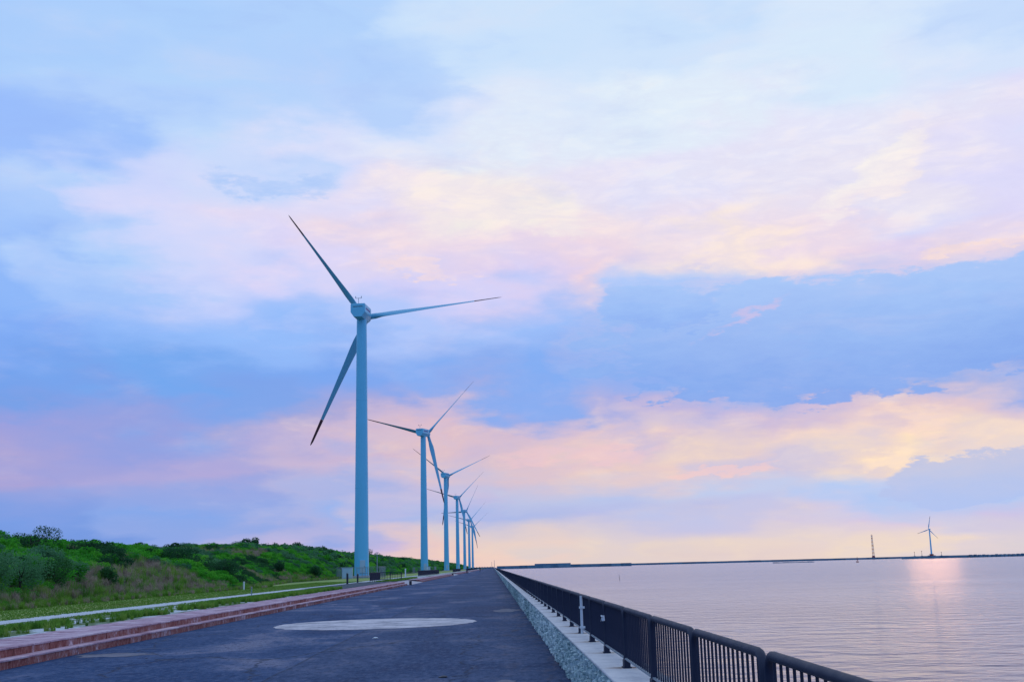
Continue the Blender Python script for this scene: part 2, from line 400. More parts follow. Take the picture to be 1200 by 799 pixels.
def m_coping():
    mt, nt, b = material('coping_concrete')
    P = pos(nt)
    sp = nt.new('ShaderNodeSeparateXYZ'); nt.l.new(P, sp.inputs[0])
    n = nt.noise(nt.vec(P, (1.5, 1, 1)), 1.6, 6, 0.65)
    f = nt.noise(P, 30, 3, 0.7)
    c = nt.ramp(nt.rng(nt.m('ADD', nt.m('MULTIPLY', n, 0.7), nt.m('MULTIPLY', f, 0.3)), 0.3, 0.7), [(0, (0.40, 0.39, 0.42)), (0.5, (0.60, 0.58, 0.58)), (1, (0.74, 0.70, 0.67))])
    # lichen and rust bleeding from the railing feet, one foot every two metres
    ph = nt.m('ABSOLUTE', nt.m('SUBTRACT', nt.m('FRACT', nt.m('DIVIDE', nt.m('SUBTRACT', sp.outputs[1], 5.82 - 1.03), 2.06)), 0.5))
    wf = nt.noise(nt.vec(P, (9, 5, 1)), 1.0, 5, 0.7)
    near = nt.m('ADD', nt.m('MULTIPLY', ph, 2.0), nt.m('MULTIPLY', nt.m('SUBTRACT', wf, 0.5), 0.16))
    rust = nt.m('MULTIPLY', nt.rng(near, 0.02, 0.13, 1, 0, True), nt.rng(sp.outputs[0], 1.08, 1.25, 0.15, 1.0))
    per = nt.rng(nt.noise(nt.vec(P, (0, 0.37, 0)), 1.0, 2), 0.36, 0.5)
    c = nt.mix(nt.m('MULTIPLY', rust, nt.m('MULTIPLY', per, 1.0)), c, (0.20, 0.075, 0.03, 1))
    lich = nt.m('MULTIPLY', nt.rng(near, 0.05, 0.5, 1, 0, True), nt.m('MULTIPLY', nt.rng(wf, 0.45, 0.7), nt.rng(sp.outputs[0], 1.1, 1.3)))
    c = nt.mix(nt.m('MULTIPLY', lich, 0.5), c, (0.42, 0.34, 0.16, 1))
    stain = nt.rng(nt.noise(nt.vec(P, (0.6, 3.5, 1)), 1.0, 5, 0.7), 0.55, 0.75)
    c = nt.mix(nt.m('MULTIPLY', stain, 0.35), c, (0.16, 0.17, 0.20, 1))
    nt.l.new(c, b.inputs['Base Color'])
    b.inputs['Roughness'].default_value = 0.85
    bump(nt, b, f, 0.3, 0.006)
    M['coping_concrete'] = mt
m_coping()

def m_leaf(name, cols, hue_noise=0.05, rough=0.65):
    mt, nt, b = material(name)
    v = nt.m('ADD', nt.m('MULTIPLY', rnd(nt), 0.55), nt.m('MULTIPLY', nt.noise(pos(nt), hue_noise, 4, 0.6), 0.75))
    v2 = nt.m('ADD', v, nt.m('MULTIPLY', nt.m('SUBTRACT', nt.noise(pos(nt), 1.2, 3, 0.6), 0.5), 0.55))
    k = len(cols)
    nt.l.new(nt.ramp(nt.rng(v2, 0.25, 1.05), [(i / (k - 1), c) for i, c in enumerate(cols)]), b.inputs['Base Color'])
    b.inputs['Roughness'].default_value = rough
    b.inputs['Specular IOR Level'].default_value = 0.25
    tr = nt.new('ShaderNodeBsdfTranslucent'); nt.l.new(b.inputs['Base Color'].links[0].from_socket, tr.inputs[0])
    ms = nt.new('ShaderNodeMixShader'); ms.inputs[0].default_value = 0.48
    nt.l.new(b.outputs[0], ms.inputs[1]); nt.l.new(tr.outputs[0], ms.inputs[2])
    nt.l.new(ms.outputs[0], nt.n['Material Output'].inputs[0])
    M[name] = mt
m_leaf('leaf_green', [(0.03, 0.24, 0.022), (0.06, 0.37, 0.025), (0.11, 0.48, 0.03), (0.19, 0.53, 0.05)])
m_leaf('leaf_grey', [(0.05, 0.18, 0.09), (0.08, 0.25, 0.11), (0.13, 0.32, 0.13)])
m_leaf('leaf_dark', [(0.013, 0.07, 0.032), (0.024, 0.115, 0.038), (0.04, 0.16, 0.04)])
m_leaf('leaf_dry', [(0.22, 0.18, 0.13), (0.36, 0.28, 0.22), (0.46, 0.36, 0.28), (0.22, 0.26, 0.09)])
m_leaf('leaf_grass', [(0.08, 0.20, 0.03), (0.13, 0.30, 0.035), (0.20, 0.37, 0.05), (0.28, 0.36, 0.08)], 0.3)
painted('bark', (0.05, 0.04, 0.035), 0.9, 0.4)

def m_lawn():
    mt, nt, b = material('lawn')
    P = pos(nt)
    n = nt.noise(nt.vec(P, (1.0, 0.25, 1)), 0.5, 6, 0.65)
    f = nt.noise(P, 9, 4, 0.7)
    v = nt.m('ADD', nt.m('MULTIPLY', n, 0.65), nt.m('MULTIPLY', f, 0.35))
    c = nt.ramp(nt.rng(v, 0.3, 0.7), [(0, (0.16, 0.27, 0.045)), (0.5, (0.21, 0.31, 0.06)), (1, (0.28, 0.34, 0.09))])
    sp = nt.new('ShaderNodeSeparateXYZ'); nt.l.new(P, sp.inputs[0])
    dry = nt.m('MULTIPLY', nt.rng(nt.noise(nt.vec(P, (0.5, 0.1, 1), (3, 1, 0)), 1.0, 4), 0.5, 0.66), nt.rng(sp.outputs[0], -18.5, -15.5))
    c = nt.mix(nt.m('MULTIPLY', dry, 0.75), c, (0.24, 0.13, 0.04, 1))
    nt.l.new(c, b.inputs['Base Color'])
    b.inputs['Roughness'].default_value = 0.95
    bump(nt, b, f, 0.4, 0.02)
    M['lawn'] = mt
m_lawn()

def m_verge():
    mt, nt, b = material('verge')
    P = pos(nt)
    n = nt.noise(nt.vec(P, (0.9, 0.22, 1), (4, 2, 0)), 1.0, 6, 0.62, 0.4)
    f = nt.noise(P, 14, 4, 0.7)
    g = nt.ramp(nt.rng(f, 0.3, 0.7), [(0, (0.34, 0.37, 0.40)), (1, (0.70, 0.73, 0.76))])
    gr = nt.ramp(nt.rng(f, 0.3, 0.7), [(0, (0.05, 0.10, 0.03)), (1, (0.13, 0.19, 0.06))])
    nt.l.new(nt.mix(nt.rng(n, 0.47, 0.55, 0, 1, True), g, gr), b.inputs['Base Color'])
    b.inputs['Roughness'].default_value = 0.95
    bump(nt, b, f, 0.8, 0.02)
    M['verge'] = mt
m_verge()

def m_dune():
    mt, nt, b = material('dune_soil')
    P = pos(nt)
    n = nt.noise(P, 0.12, 6, 0.6)
    f = nt.noise(P, 3, 4, 0.7)
    c = nt.ramp(nt.rng(n, 0.35, 0.68), [(0, (0.03, 0.07, 0.025)), (0.5, (0.05, 0.10, 0.03)), (0.75, (0.12, 0.12, 0.06)), (1, (0.24, 0.19, 0.15))])
    nt.l.new(c, b.inputs['Base Color'])
    b.inputs['Roughness'].default_value = 1.0
    bump(nt, b, f, 0.8, 0.1)
    M['dune_soil'] = mt
m_dune()

def m_sea():
    mt, nt, b = material('sea_water')
    P = pos(nt)
    w1 = nt.noise(nt.vec(P, (0.20, 0.30, 1), (0, 0, 0), (0, 0, R(14))), 1.0, 3, 0.55, 0.3)
    w2 = nt.noise(nt.vec(P, (1.0, 1.6, 1), (9, 4, 0), (0, 0, R(-10))), 1.0, 4, 0.6, 0.3)
    w3 = nt.noise(nt.vec(P, (4.2, 6.0, 1), (2, 7, 0), (0, 0, R(8))), 1.0, 3, 0.6)
    gust = nt.rng(nt.noise(nt.vec(P, (0.012, 0.03, 1)), 1.0, 4, 0.6), 0.35, 0.65, 0.5, 1.25)
    dist = nt.new('ShaderNodeVectorMath', operation='LENGTH'); nt.l.new(P, dist.inputs[0])
    w1b = nt.noise(nt.vec(P, (0.48, 0.55, 1), (6, 1, 0), (0, 0, R(20))), 1.0, 2, 0.5, 0.2)
    w0 = nt.noise(nt.vec(P, (0.05, 0.10, 1), (3, 3, 0), (0, 0, R(6))), 1.0, 4, 0.6, 0.3)
    h = nt.m('ADD', nt.m('ADD', nt.m('MULTIPLY', w0, 0.3), nt.m('MULTIPLY', nt.m('ADD', nt.m('MULTIPLY', w1, 0.30), nt.m('MULTIPLY', w1b, 0.24)), nt.rng(dist.outputs['Value'], 40, 240, 4.0, 1.1))), nt.m('MULTIPLY', gust, nt.m('ADD', nt.m('MULTIPLY', w2, 0.26), nt.m('MULTIPLY', w3, 0.055))))
    b.inputs['Base Color'].default_value = (0.37, 0.255, 0.285, 1)  # pale pink base stands in for low-sky reflection; real water is darker
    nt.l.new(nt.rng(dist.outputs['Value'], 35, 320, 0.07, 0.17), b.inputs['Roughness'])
    b.inputs['IOR'].default_value = 1.33
    b.inputs['Specular IOR Level'].default_value = 0.5
    bump(nt, b, h, 1.0, 1.0)
    M['sea_water'] = mt
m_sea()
# ---------------------------------------------------------------- mesh helpers
class MB:
    def __init__(s):
        s.v = []; s.f = []
    def box(s, x0, x1, y0, y1, z0, z1, bev=0.0):
        if bev:
            b = bev
            i = len(s.v)
            for z, q in ((z0, 0), (z1 - b, 0), (z1, b)):
                s.v += [(x0 + q, y0 + q, z), (x1 - q, y0 + q, z), (x1 - q, y1 - q, z), (x0 + q, y1 - q, z)]
            s.f += [(i + 3, i + 2, i + 1, i)]
            for k in (0, 4):
                for j in range(4):
                    s.f.append((i + k + j, i + k + (j + 1) % 4, i + k + 4 + (j + 1) % 4, i + k + 4 + j))
            s.f += [(i + 8, i + 9, i + 10, i + 11)]
            return s
        i = len(s.v)
        s.v += [(x0, y0, z0), (x1, y0, z0), (x1, y1, z0), (x0, y1, z0), (x0, y0, z1), (x1, y0, z1), (x1, y1, z1), (x0, y1, z1)]
        s.f += [(i + 3, i + 2, i + 1, i), (i + 4, i + 5, i + 6, i + 7), (i, i + 1, i + 5, i + 4), (i + 1, i + 2, i + 6, i + 5), (i + 2, i + 3, i + 7, i + 6), (i + 3, i, i + 4, i + 7)]
        return s
    def tube(s, path, rad, n=8, cap=True):
        path = [Vector(p) for p in path]
        if not isinstance(rad, (list, tuple)):
            rad = [rad] * len(path)
        ref = None
        rings = []
        for k, p in enumerate(path):
            d = (path[min(k + 1, len(path) - 1)] - path[max(k - 1, 0)]).normalized()
            if ref is None:
                ref = d.orthogonal().normalized()
            a = (ref - d * ref.dot(d)).normalized()
            ref = a
            b = d.cross(a)
            i = len(s.v)
            for j in range(n):
                t = 2 * math.pi * j / n
                s.v.append(tuple(p + (a * math.cos(t) + b * math.sin(t)) * rad[k]))
            rings.append(i)
        for q in range(len(rings) - 1):
            for j in range(n):
                s.f.append((rings[q] + j, rings[q] + (j + 1) % n, rings[q + 1] + (j + 1) % n, rings[q + 1] + j))
        if cap:
            s.f.append(tuple(rings[0] + n - 1 - j for j in range(n)))
            s.f.append(tuple(rings[-1] + j for j in range(n)))
        return s
    def loft(s, rings, cap=True):
        n = len(rings[0])
        ids = []
        for r in rings:
            ids.append(len(s.v)); s.v += [tuple(p) for p in r]
        for q in range(len(ids) - 1):
            for j in range(n):
                s.f.append((ids[q] + j, ids[q] + (j + 1) % n, ids[q + 1] + (j + 1) % n, ids[q + 1] + j))
        if cap:
            s.f.append(tuple(ids[0] + n - 1 - j for j in range(n)))
            s.f.append(tuple(ids[-1] + j for j in range(n)))
        return s
    def quad(s, a, b, c, d):
        i = len(s.v); s.v += [a, b, c, d]; s.f.append((i, i + 1, i + 2, i + 3)); return s
    def mesh(s, name, mat, smooth=False, angle=40):
        me = bpy.data.meshes.new(name)
        me.from_pydata([tuple(v) for v in s.v], [], s.f)
        if mat:
            me.materials.append(M[mat])
        if smooth:
            for p in me.polygons:
                p.use_smooth = True
            me.update()
            try:
                me.set_sharp_from_angle(angle=R(angle))
            except Exception:
                pass
        me.update()
        return me
    def build(s, name, mat, parent=None, smooth=False, angle=40):
        return link(name, s.mesh(name, mat, smooth, angle), parent)

def link(name, me, parent=None, loc=None):
    o = bpy.data.objects.new(name, me)
    COL.objects.link(o)
    if parent:
        o.parent = parent
    if loc:
        o.location = loc
    return o

def empty(name, loc=(0, 0, 0), rz=0.0):
    o = bpy.data.objects.new(name, None)
    COL.objects.link(o)
    o.location = loc
    o.rotation_euler = (0, 0, rz)
    o.empty_display_size = 0.3
    return o

def tag(o, label=None, cat=None, group=None, kind=None):
    if label: o['label'] = label
    if cat: o['category'] = cat
    if group: o['group'] = group
    if kind: o['kind'] = kind
    return o

def copy_tree(o, parent=None):
    c = o.copy(); COL.objects.link(c); c.parent = parent
    for ch in list(o.children):
        copy_tree(ch, c)
    return c

def grid_mesh(name, xs, ys, zf, mat, smooth=True):
    xs = np.asarray(xs); ys = np.asarray(ys)
    X, Y = np.meshgrid(xs, ys)
    Z = zf(X, Y)
    nx, ny = len(xs), len(ys)
    v = np.stack([X.ravel(), Y.ravel(), Z.ravel()], 1)
    i = (np.arange(ny - 1)[:, None] * nx + np.arange(nx - 1)[None, :]).ravel()
    f = np.stack([i, i + 1, i + 1 + nx, i + nx], 1)
    me = bpy.data.meshes.new(name)
    me.from_pydata(v.tolist(), [], f.tolist())
    me.materials.append(M[mat])
    if smooth:
        me.polygons.foreach_set('use_smooth', [True] * len(f))
    me.update()
    return me

# value noise for terrain
_tab = rng.random((256, 256))
def vnoise(x, y):
    x = np.asarray(x, float); y = np.asarray(y, float)
    xi = np.floor(x).astype(int); yi = np.floor(y).astype(int)
    fx = x - xi; fy = y - yi
    fx = fx * fx * (3 - 2 * fx); fy = fy * fy * (3 - 2 * fy)
    g = lambda a, b: _tab[a & 255, b & 255]
    return (g(xi, yi) * (1 - fx) + g(xi + 1, yi) * fx) * (1 - fy) + (g(xi, yi + 1) * (1 - fx) + g(xi + 1, yi + 1) * fx) * fy
def fbm(x, y, o=4):
    s = 0; a = 0.5; t = 0
    for _ in range(o):
        s = s + a * vnoise(x, y); t += a; a *= 0.5; x = np.asarray(x) * 2.03 + 11.7; y = np.asarray(y) * 2.03 + 5.3
    return s / t

# ================================================================= the setting
XW, WT = 1.06, 0.582            # sea-wall face and height
XF, FT = 1.315, 1.176            # railing line and top height
GAP0, PL = 5.82, 2.06           # first gap between railing panels, panel pitch
XS1, XS2, XB = -8.86, -9.13, -10.6
ZL = 0.345                      # level of the land left of the steps
YEND = 1750.0
SEA_Z = -3.0

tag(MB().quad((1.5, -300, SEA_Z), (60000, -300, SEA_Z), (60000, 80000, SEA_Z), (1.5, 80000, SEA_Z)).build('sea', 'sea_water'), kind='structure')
tag(MB().quad((-40000, -300, -0.03), (XW + 0.2, -300, -0.03), (XW + 0.2, 2900, -0.03), (-40000, 2900, -0.03)).build('ground', 'dune_soil'), kind='structure')
tag(MB().quad((XS1 - 0.1, -20, 0), (XW + 0.05, -20, 0), (XW + 0.05, YEND, 0), (XS1 - 0.1, YEND, 0)).build('road', 'asphalt'), kind='structure')
tag(MB().quad((-13.9, -20, ZL), (XB, -20, ZL), (XB, 1500, ZL), (-13.9, 1500, ZL)).build('grass_verge', 'verge'), kind='structure')

def strip(name, mat, xa, xb, y0, y1, z, wob=0.35, step=1.5):
    m = MB()
    ys = np.arange(y0, y1 + step, step)
    l = xa + (fbm(ys * 0.33, ys * 0 + 3.3) - 0.5) * wob * 2
    r = xb + (fbm(ys * 0.4, ys * 0 + 9.3) - 0.5) * wob * 2
    for k in range(len(ys) - 1):
        m.quad((l[k], ys[k], z), (r[k], ys[k], z), (r[k + 1], ys[k + 1], z), (l[k + 1], ys[k + 1], z))
    return tag(m.build(name, mat), kind='structure')
strip('lawn', 'lawn', -24.0, -13.7, -20, 900, ZL + 0.004, 0.2)
strip('gravel_path', 'gravel', -15.1, -13.8, -20, 300, ZL + 0.009, 0.28, 0.7)
tag(MB().quad((-14.3, 88, ZL + 0.014), (XB, 84, ZL + 0.014), (XB, 128, ZL + 0.014), (-14.3, 128, ZL + 0.014)).build('paved_pad', 'pad_asphalt'), kind='structure')

# painted disc on the road and cement patches
def blob(name, mat, cx, cy, rx, ry, z, n=64, wob=0.02):
    m = MB()
    m.v.append((cx, cy, z))
    for k in range(n):
        t = 2 * math.pi * k / n
        w = 1 + wob * (random.random() - 0.5) * 2
        m.v.append((cx + rx * w * math.cos(t), cy + ry * w * math.sin(t), z))
    for k in range(n):
        m.f.append((0, 1 + k, 1 + (k + 1) % n))
    return tag(m.build(name, mat), kind='structure')
blob('painted_disc', 'white_road_paint', -3.60, 36.4, 3.05, 3.4, 0.004, 160, 0.014)
for (cx, cy, rx, ry) in ((0.5, 44.5, 0.45, 1.6), (0.12, 17.0, 0.16, 0.32), (-7.9, 25.0, 0.8, 0.5)):
    blob('cement_patch', 'cement_patch', cx, cy, rx, ry, 0.004, 22, 0.25)

# dune terrain
def toe(y):
    return -20.8 - 5.5 * np.clip((np.asarray(y, float) - 105) / 45, 0, 1) + (fbm(np.asarray(y) * 0.06, np.asarray(y) * 0 + 1.5) - 0.5) * 2.4
def dune_h(X, Y):
    tx = toe(Y)
    d = tx - X
    H = 3.75 + 1.5 * np.clip((Y - 120) / 60, 0, 1) + (fbm(Y * 0.028 + 3, Y * 0 + 7.1, 3) - 0.5) * 1.6
    H = H - 1.1 * np.exp(-((Y - 172) / 14.0) ** 2)
    H = H * np.clip((1750 - Y) / 500.0, 0.25, 1)
    u = np.clip(d / 17.0, 0, 1)
    z = H * (1 - (1 - u) ** 1.9) * np.clip(d / 3.0, 0, 1) ** 0.6
    z = z - np.clip((d - 24) / 40, 0, 1) * 2.0
    z = z + (fbm(X * 0.25, Y * 0.25, 4) - 0.5) * 1.5 * np.clip(d / 4, 0, 1)
    return np.where(d > 0, ZL + 0.0 + np.maximum(z, 0), ZL - 0.05)
ys = np.concatenate([np.arange(10, 220, 1.2), np.arange(220, 600, 4), np.arange(600, 1760, 15)])
xs = np.concatenate([np.arange(-100, -50, 3.0), np.arange(-50, -18, 0.7)])
tag(link('dune', grid_mesh('dune', xs, ys, dune_h, 'dune_soil')), kind='structure')

# ---------------------------------------------------------------- sea wall
wall = empty('sea_wall', (0, 0, 0))
tag(wall, 'long low concrete sea wall with rough stone face beside the road', 'wall')
MB().box(XW + 0.045, 1.56, -8, YEND, -5, WT - 0.022).build('core', 'stone_mortar', wall)
def stone_panel(seed, length=5.0, dy=0.16, dz=0.074):
    rr = random.Random(seed)
    m = MB()
    nz = 7; dz = (WT - 0.026) / 7
    for iz in range(nz):
        y = 0.008
        off = (iz % 2) * dy * 0.5
        while y < length - 0.012:
            w = dy * rr.uniform(0.6, 1.35)
            if y == 0.008: w -= off
            w = max(0.04, w)
            y1 = min(y + w, length - 0.008)
            z0 = iz * dz + 0.004; z1 = (iz + 1) * dz - rr.uniform(0.002, 0.010)
            out = rr.uniform(0.004, 0.075)
            i = len(m.v)
            xb = XW + 0.05
            g = 0.004
            m.v += [(xb, y + g, z0), (xb, y1 - g, z0), (xb, y1 - g, z1), (xb, y + g, z1)]
            j = lambda: rr.uniform(0.05, 0.42)
            h = dz; ww = y1 - y
            tl = [(rr.uniform(0, 0.02), y + ww * j(), z0 + h * j() * 0.7), (rr.uniform(0, 0.02), y1 - ww * j(), z0 + h * j() * 0.7), (rr.uniform(0, 0.02), y1 - ww * j(), z1 - h * j() * 0.7), (rr.uniform(0, 0.02), y + ww * j(), z1 - h * j() * 0.7)]
            m.v += [(xb - out - a_, b_, c_) for a_, b_, c_ in tl]
            m.f += [(i + 4, i + 7, i + 6, i + 5)]
            for q in range(4):
                m.f.append((i + q, i + (q + 1) % 4, i + 4 + (q + 1) % 4, i + 4 + q)[::-1])
            y = y1
    return m.mesh('stone_face', 'stone_face')
faces = [stone_panel(s) for s in (1, 2, 3)]
PANEL0 = 5.4
for k in range(-2, 60):
    o = link('stone_face', faces[k % 3], wall, (0, PANEL0 + 5 * k, 0))
    tag(o, kind='stuff')
MB().box(XW + 0.02, XW + 0.046, PANEL0 + 300, YEND, 0, WT - 0.024).build('stone_face', 'stone_face', wall)
cop = MB().box(XW - 0.005, 1.58, 0.006, 2.494, WT - 0.022, WT, 0.008).mesh('coping_slab', 'coping_concrete')
for k in range(-4, 120):
    o = link('coping_slab', cop, wall, (0, 4.55 + 2.5 * k, 0))
MB().box(XW - 0.005, 1.58, 4.55 + 300.01, YEND, WT - 0.022, WT).build('coping_slab', 'coping_concrete', wall)

# ---------------------------------------------------------------- railing panels
def railing_frame(sy0=0.04, sy1=None):
    sy1 = sy1 or PL - 0.04
    z0, z1, r = WT + 0.002, FT - 0.024, 0.10
    path = [(XF, sy0, z0), (XF, sy0, z1 - r)]
    for k in range(1, 6):
        t = math.pi / 2 * k / 6
        path.append((XF, sy0 + r - r * math.cos(t), z1 - r + r * math.sin(t)))
    path += [(XF, sy0 + r, z1), (XF, sy1 - r, z1)]
    for k in range(1, 6):
        t = math.pi / 2 * k / 6
        path.append((XF, sy1 - r + r * math.sin(t), z1 - r + r * math.cos(t)))
    path += [(XF, sy1, z1 - r), (XF, sy1, z0)]
    return MB().tube(path, 0.025, 10)
NB = 15
bar_y = [0.04 + (PL - 0.08) * (k + 1) / (NB + 1) for k in range(NB)]
def bar_mb(m, y):
    return m.tube([(XF, y, WT + 0.09), (XF, y, FT - 0.030)], 0.0078, 7)
frame_me = railing_frame().mesh('frame', 'railing_paint', True)
brail_me = MB().box(XF - 0.022, XF + 0.022, 0.05, PL - 0.05, WT + 0.085, WT + 0.099).mesh('bottom_rail', 'galvanised')
bar_me = bar_mb(MB(), 0.0).mesh('bar', 'railing_paint', True)
foot_me = MB().box(XF - 0.042, XF + 0.042, -0.045, 0.045, WT, WT + 0.012).box(XF - 0.031, XF + 0.031, -0.034, 0.034, WT + 0.012, WT + 0.085, 0.008).mesh('foot', 'railing_paint')
fm = railing_frame()
for y in bar_y: bar_mb(fm, y)
fm.box(XF - 0.02, XF + 0.02, 0.05, PL - 0.05, WT + 0.085, WT + 0.1)
for y in (0.04, PL - 0.04): fm.box(XF - 0.04, XF + 0.04, y - 0.035, y + 0.035, WT, WT + 0.085)
far_me = fm.mesh('railing_panel', 'railing_paint', True)
ORD = ['nearest', 'second', 'third', 'fourth', 'fifth', 'sixth', 'seventh', 'eighth', 'ninth', 'tenth', 'eleventh', 'twelfth', 'thirteenth', 'fourteenth', 'fifteenth', 'sixteenth']
RG = 'railing panels along the sea wall'
YR0 = GAP0 - 2 * PL
for k in range(300):
    y = YR0 + PL * k
    if k < 22:
        p = empty('railing_panel', (0, y, 0))
        link('frame', frame_me, p)
        link('bottom_rail', brail_me, p)
        for yy in (0.04, PL - 0.04):
            link('foot', foot_me, p, (0, yy, 0))
        p.rotation_euler = (0, 0, R(random.uniform(-0.12, 0.12)))
        for yb in bar_y:
            link('bar', bar_me, p, (0, yb, 0))
    else:
        p = link('railing_panel', far_me, None, (0, y, 0))
    q = k - 1
    if q < 0: lab = 'black railing panel cut by the lower edge, before the nearest whole panel'
    elif q < 16: lab = 'black barred railing panel on the sea wall, %s counting from the camera' % ORD[q]
    elif k < 60: lab = 'black railing panel in the middle stretch of the sea wall, bars closing up'
    else: lab = 'tiny black railing panel in the far stretch running to the vanishing point'
    tag(p, lab, 'railing', RG)
rm = MB()
y = YR0 + PL * 300
while y < YEND - 5:
    rm.box(XF - 0.012, XF + 0.012, y + 0.04, y + PL - 0.04, WT + 0.02, FT - 0.01)
    y += PL
tag(rm.build('distant_railing', 'railing_paint'), 'far end of the black railing merging into one dark line', 'railing', None, 'stuff')

# white pipe strapped to the railing and the knotted ribbon near it
wp = empty('white_post', (XF - 0.05, 17.25, WT))
MB().tube([(0, 0, 0.05), (0, 0, 0.58)], 0.020, 10).build('pipe', 'white_paint', wp, True)
MB().box(-0.032, 0.06, -0.03, 0.03, 0.12, 0.15).build('clamp', 'white_paint', wp)
MB().box(-0.032, 0.06, -0.03, 0.03, 0.40, 0.43).build('clamp', 'white_paint', wp)
tag(wp, 'slim white pipe strapped upright to the black railing', 'post')
rb = MB()
rr = random.Random(4)
for k in range(9):
    a = rr.uniform(0, 6.28)
    e = rr.uniform(-0.5, 0.9)
    L = rr.uniform(0.02, 0.05)
    rb.tube([(0, 0, 0), (math.sin(a) * L * 0.3 - 0.01, math.cos(a) * L * 1.0, e * L), (math.sin(a) * L * 0.4 - 0.015, math.cos(a) * L * 1.9, e * L * 1.4 - 0.015)], [0.010, 0.007, 0.003], 5)
rb.tube([(0, 0, -0.03), (-0.005, 0, 0.03)], 0.018, 7)
rbo = rb.build('ribbon_knot', 'ribbon_white', None, True)
rbo.location = (XF - 0.035, 13.98, WT + 0.40)
tag(rbo, 'frayed white ribbon knotted round the railing posts', 'ribbon')

# ---------------------------------------------------------------- brick steps and paving on the left
def steps(y0, y1, label, first):
    st = empty('brick_steps', (XS1, y0, 0))
    tag(st, label, 'steps')
    BL = 0.9
    n = int((y1 - y0) / BL)
    low = [MB().box(0, 0.40, 0.004, BL - 0.004, -0.02, 0.172, 0.01).mesh('brick', 'brick_riser') for _ in range(1)]
    cap = MB().box(-0.012, 0.30, 0.003, BL - 0.003, 0.0, 0.035, 0.008).mesh('tread_tile', 'paver_top')
    mb_ = MB().box(0, 0.36, 0.004, BL - 0.004, 0, 0.125, 0.006).mesh('brick', 'brick_riser')
    low_me = MB().box(-0.40, 0, 0.004, BL - 0.004, -0.02, 0.138, 0.006).mesh('brick', 'brick_riser')
    up_me = MB().box(-0.36, 0, 0.004, BL - 0.004, 0.138, 0.310, 0.006).mesh('brick', 'brick_riser')
    tl_me = MB().box(-0.30, 0.012, 0.003, BL - 0.003, 0.138, 0.172, 0.008).mesh('tread_tile', 'paver_top')
    tu_me = MB().box(-0.34, 0.012, 0.003, BL - 0.003, 0.310, ZL, 0.008).mesh('tread_tile', 'paver_top')
    dx2 = XS2 - XS1
    nb = min(n, 132) if first else 0
    for k in range(nb):
        j = lambda s: random.uniform(-s, s)
        link('brick', low_me, st, (j(0.008), k * BL, j(0.003)))
        link('brick', up_me, st, (dx2 + j(0.008), k * BL, 0))
        link('tread_tile', tl_me, st, (j(0.006), k * BL, j(0.002)))
        link('tread_tile', tu_me, st, (dx2 + j(0.006), k * BL, j(0.002)))
    if not first:
        m = MB(); q = MB()
        for k in range(n):
            m.box(-0.40, 0, k * BL + 0.004, k * BL + BL - 0.004, -0.02, 0.138)
            m.box(dx2 - 0.36, dx2, k * BL + 0.004, k * BL + BL - 0.004, 0.138, 0.31)
            q.box(-0.28, 0.012, k * BL + 0.003, k * BL + BL - 0.003, 0.138, 0.172)
            q.box(dx2 - 0.34, dx2 + 0.012, k * BL + 0.003, k * BL + BL - 0.003, 0.31, ZL)
        m.build('riser', 'brick_riser', st); q.build('tread', 'paver_top', st)
    # paving behind the upper step
    x0, x1 = XB - XS1, dx2 - 0.345
    m = MB()
    rows = 3
    w = (x1 - x0) / rows
    PB = 0.45
    pav = MB().box(0.003, w - 0.003, 0.003, PB - 0.003, ZL - 0.05, ZL, 0.005).mesh('paver', 'paver_top')
    cnt = 0
    k = 0
    while k * PB < n * BL:
        for r in range(rows):
            yy = k * PB + (r % 2) * PB * 0.5
            if first and yy > 11.5 and cnt < 300:
                link('paver', pav, st, (x0 + r * w, yy, random.uniform(-0.004, 0.005))); cnt += 1
            else:
                dz = random.uniform(-0.004, 0.005)
                m.box(x0 + r * w + 0.003, x0 + r * w + w - 0.003, yy + 0.003, yy + PB - 0.003, ZL - 0.05 + dz, ZL + dz)
        k += 1
    tag(m.build('paving', 'paver_top', st), kind='stuff')
    return st
steps(4, 122, 'long flight of two weathered red brick steps edging the road on the left', True)
steps(146, 262, 'second run of red brick steps beyond the gap in the kerb', False)
steps(300, 430, 'third, distant run of red brick steps before the far turbines', False)
steps(470, 900, 'farthest thin line of red brick steps near the vanishing point', False)
for k, (ya, yb) in enumerate(((122.4, 145.6), (262.4, 299.6), (430.4, 469.6))):
    m = MB()
    m.loft([[(XS1 - 2.2, ya, -0.02), (XS1 - 2.2, yb, -0.02), (XS1 + 0.2, yb, -0.02), (XS1 + 0.2, ya, -0.02)],
            [(XS1 - 2.2, ya, ZL + 0.02), (XS1 - 2.2, yb, ZL + 0.02), (XS1 + 0.2, yb, 0.006), (XS1 + 0.2, ya, 0.006)]])
    o = m.build('access_ramp', 'ramp_concrete')
    tag(o, kind='structure')

# small litter lying on the road
def lump(name, label, cat, loc, r, mat, seed):
    rr = random.Random(seed)
    m = MB()
    n = 9
    rings = []
    for z, k in ((0.0, 0.9), (0.35, 1.0), (0.7, 0.7), (1.0, 0.25)):
        rings.append([(r * k * rr.uniform(0.6, 1.3) * math.cos(2 * math.pi * j / n) * 1.5, r * k * rr.uniform(0.6, 1.3) * math.sin(2 * math.pi * j / n), z * r * 0.7) for j in range(n)])
    o = m.loft(rings).build(name, mat)
    o.location = loc
    tag(o, label, cat)
lump('seaweed_clump', 'small dark clump of seaweed lying on the near road', 'seaweed', (-0.78, 18.0, 0), 0.045, 'dark_metal', 3)
lump('pebble', 'small white pebble on the road before the painted disc', 'pebble', (-2.85, 28.6, 0), 0.05, 'white_paint', 5)
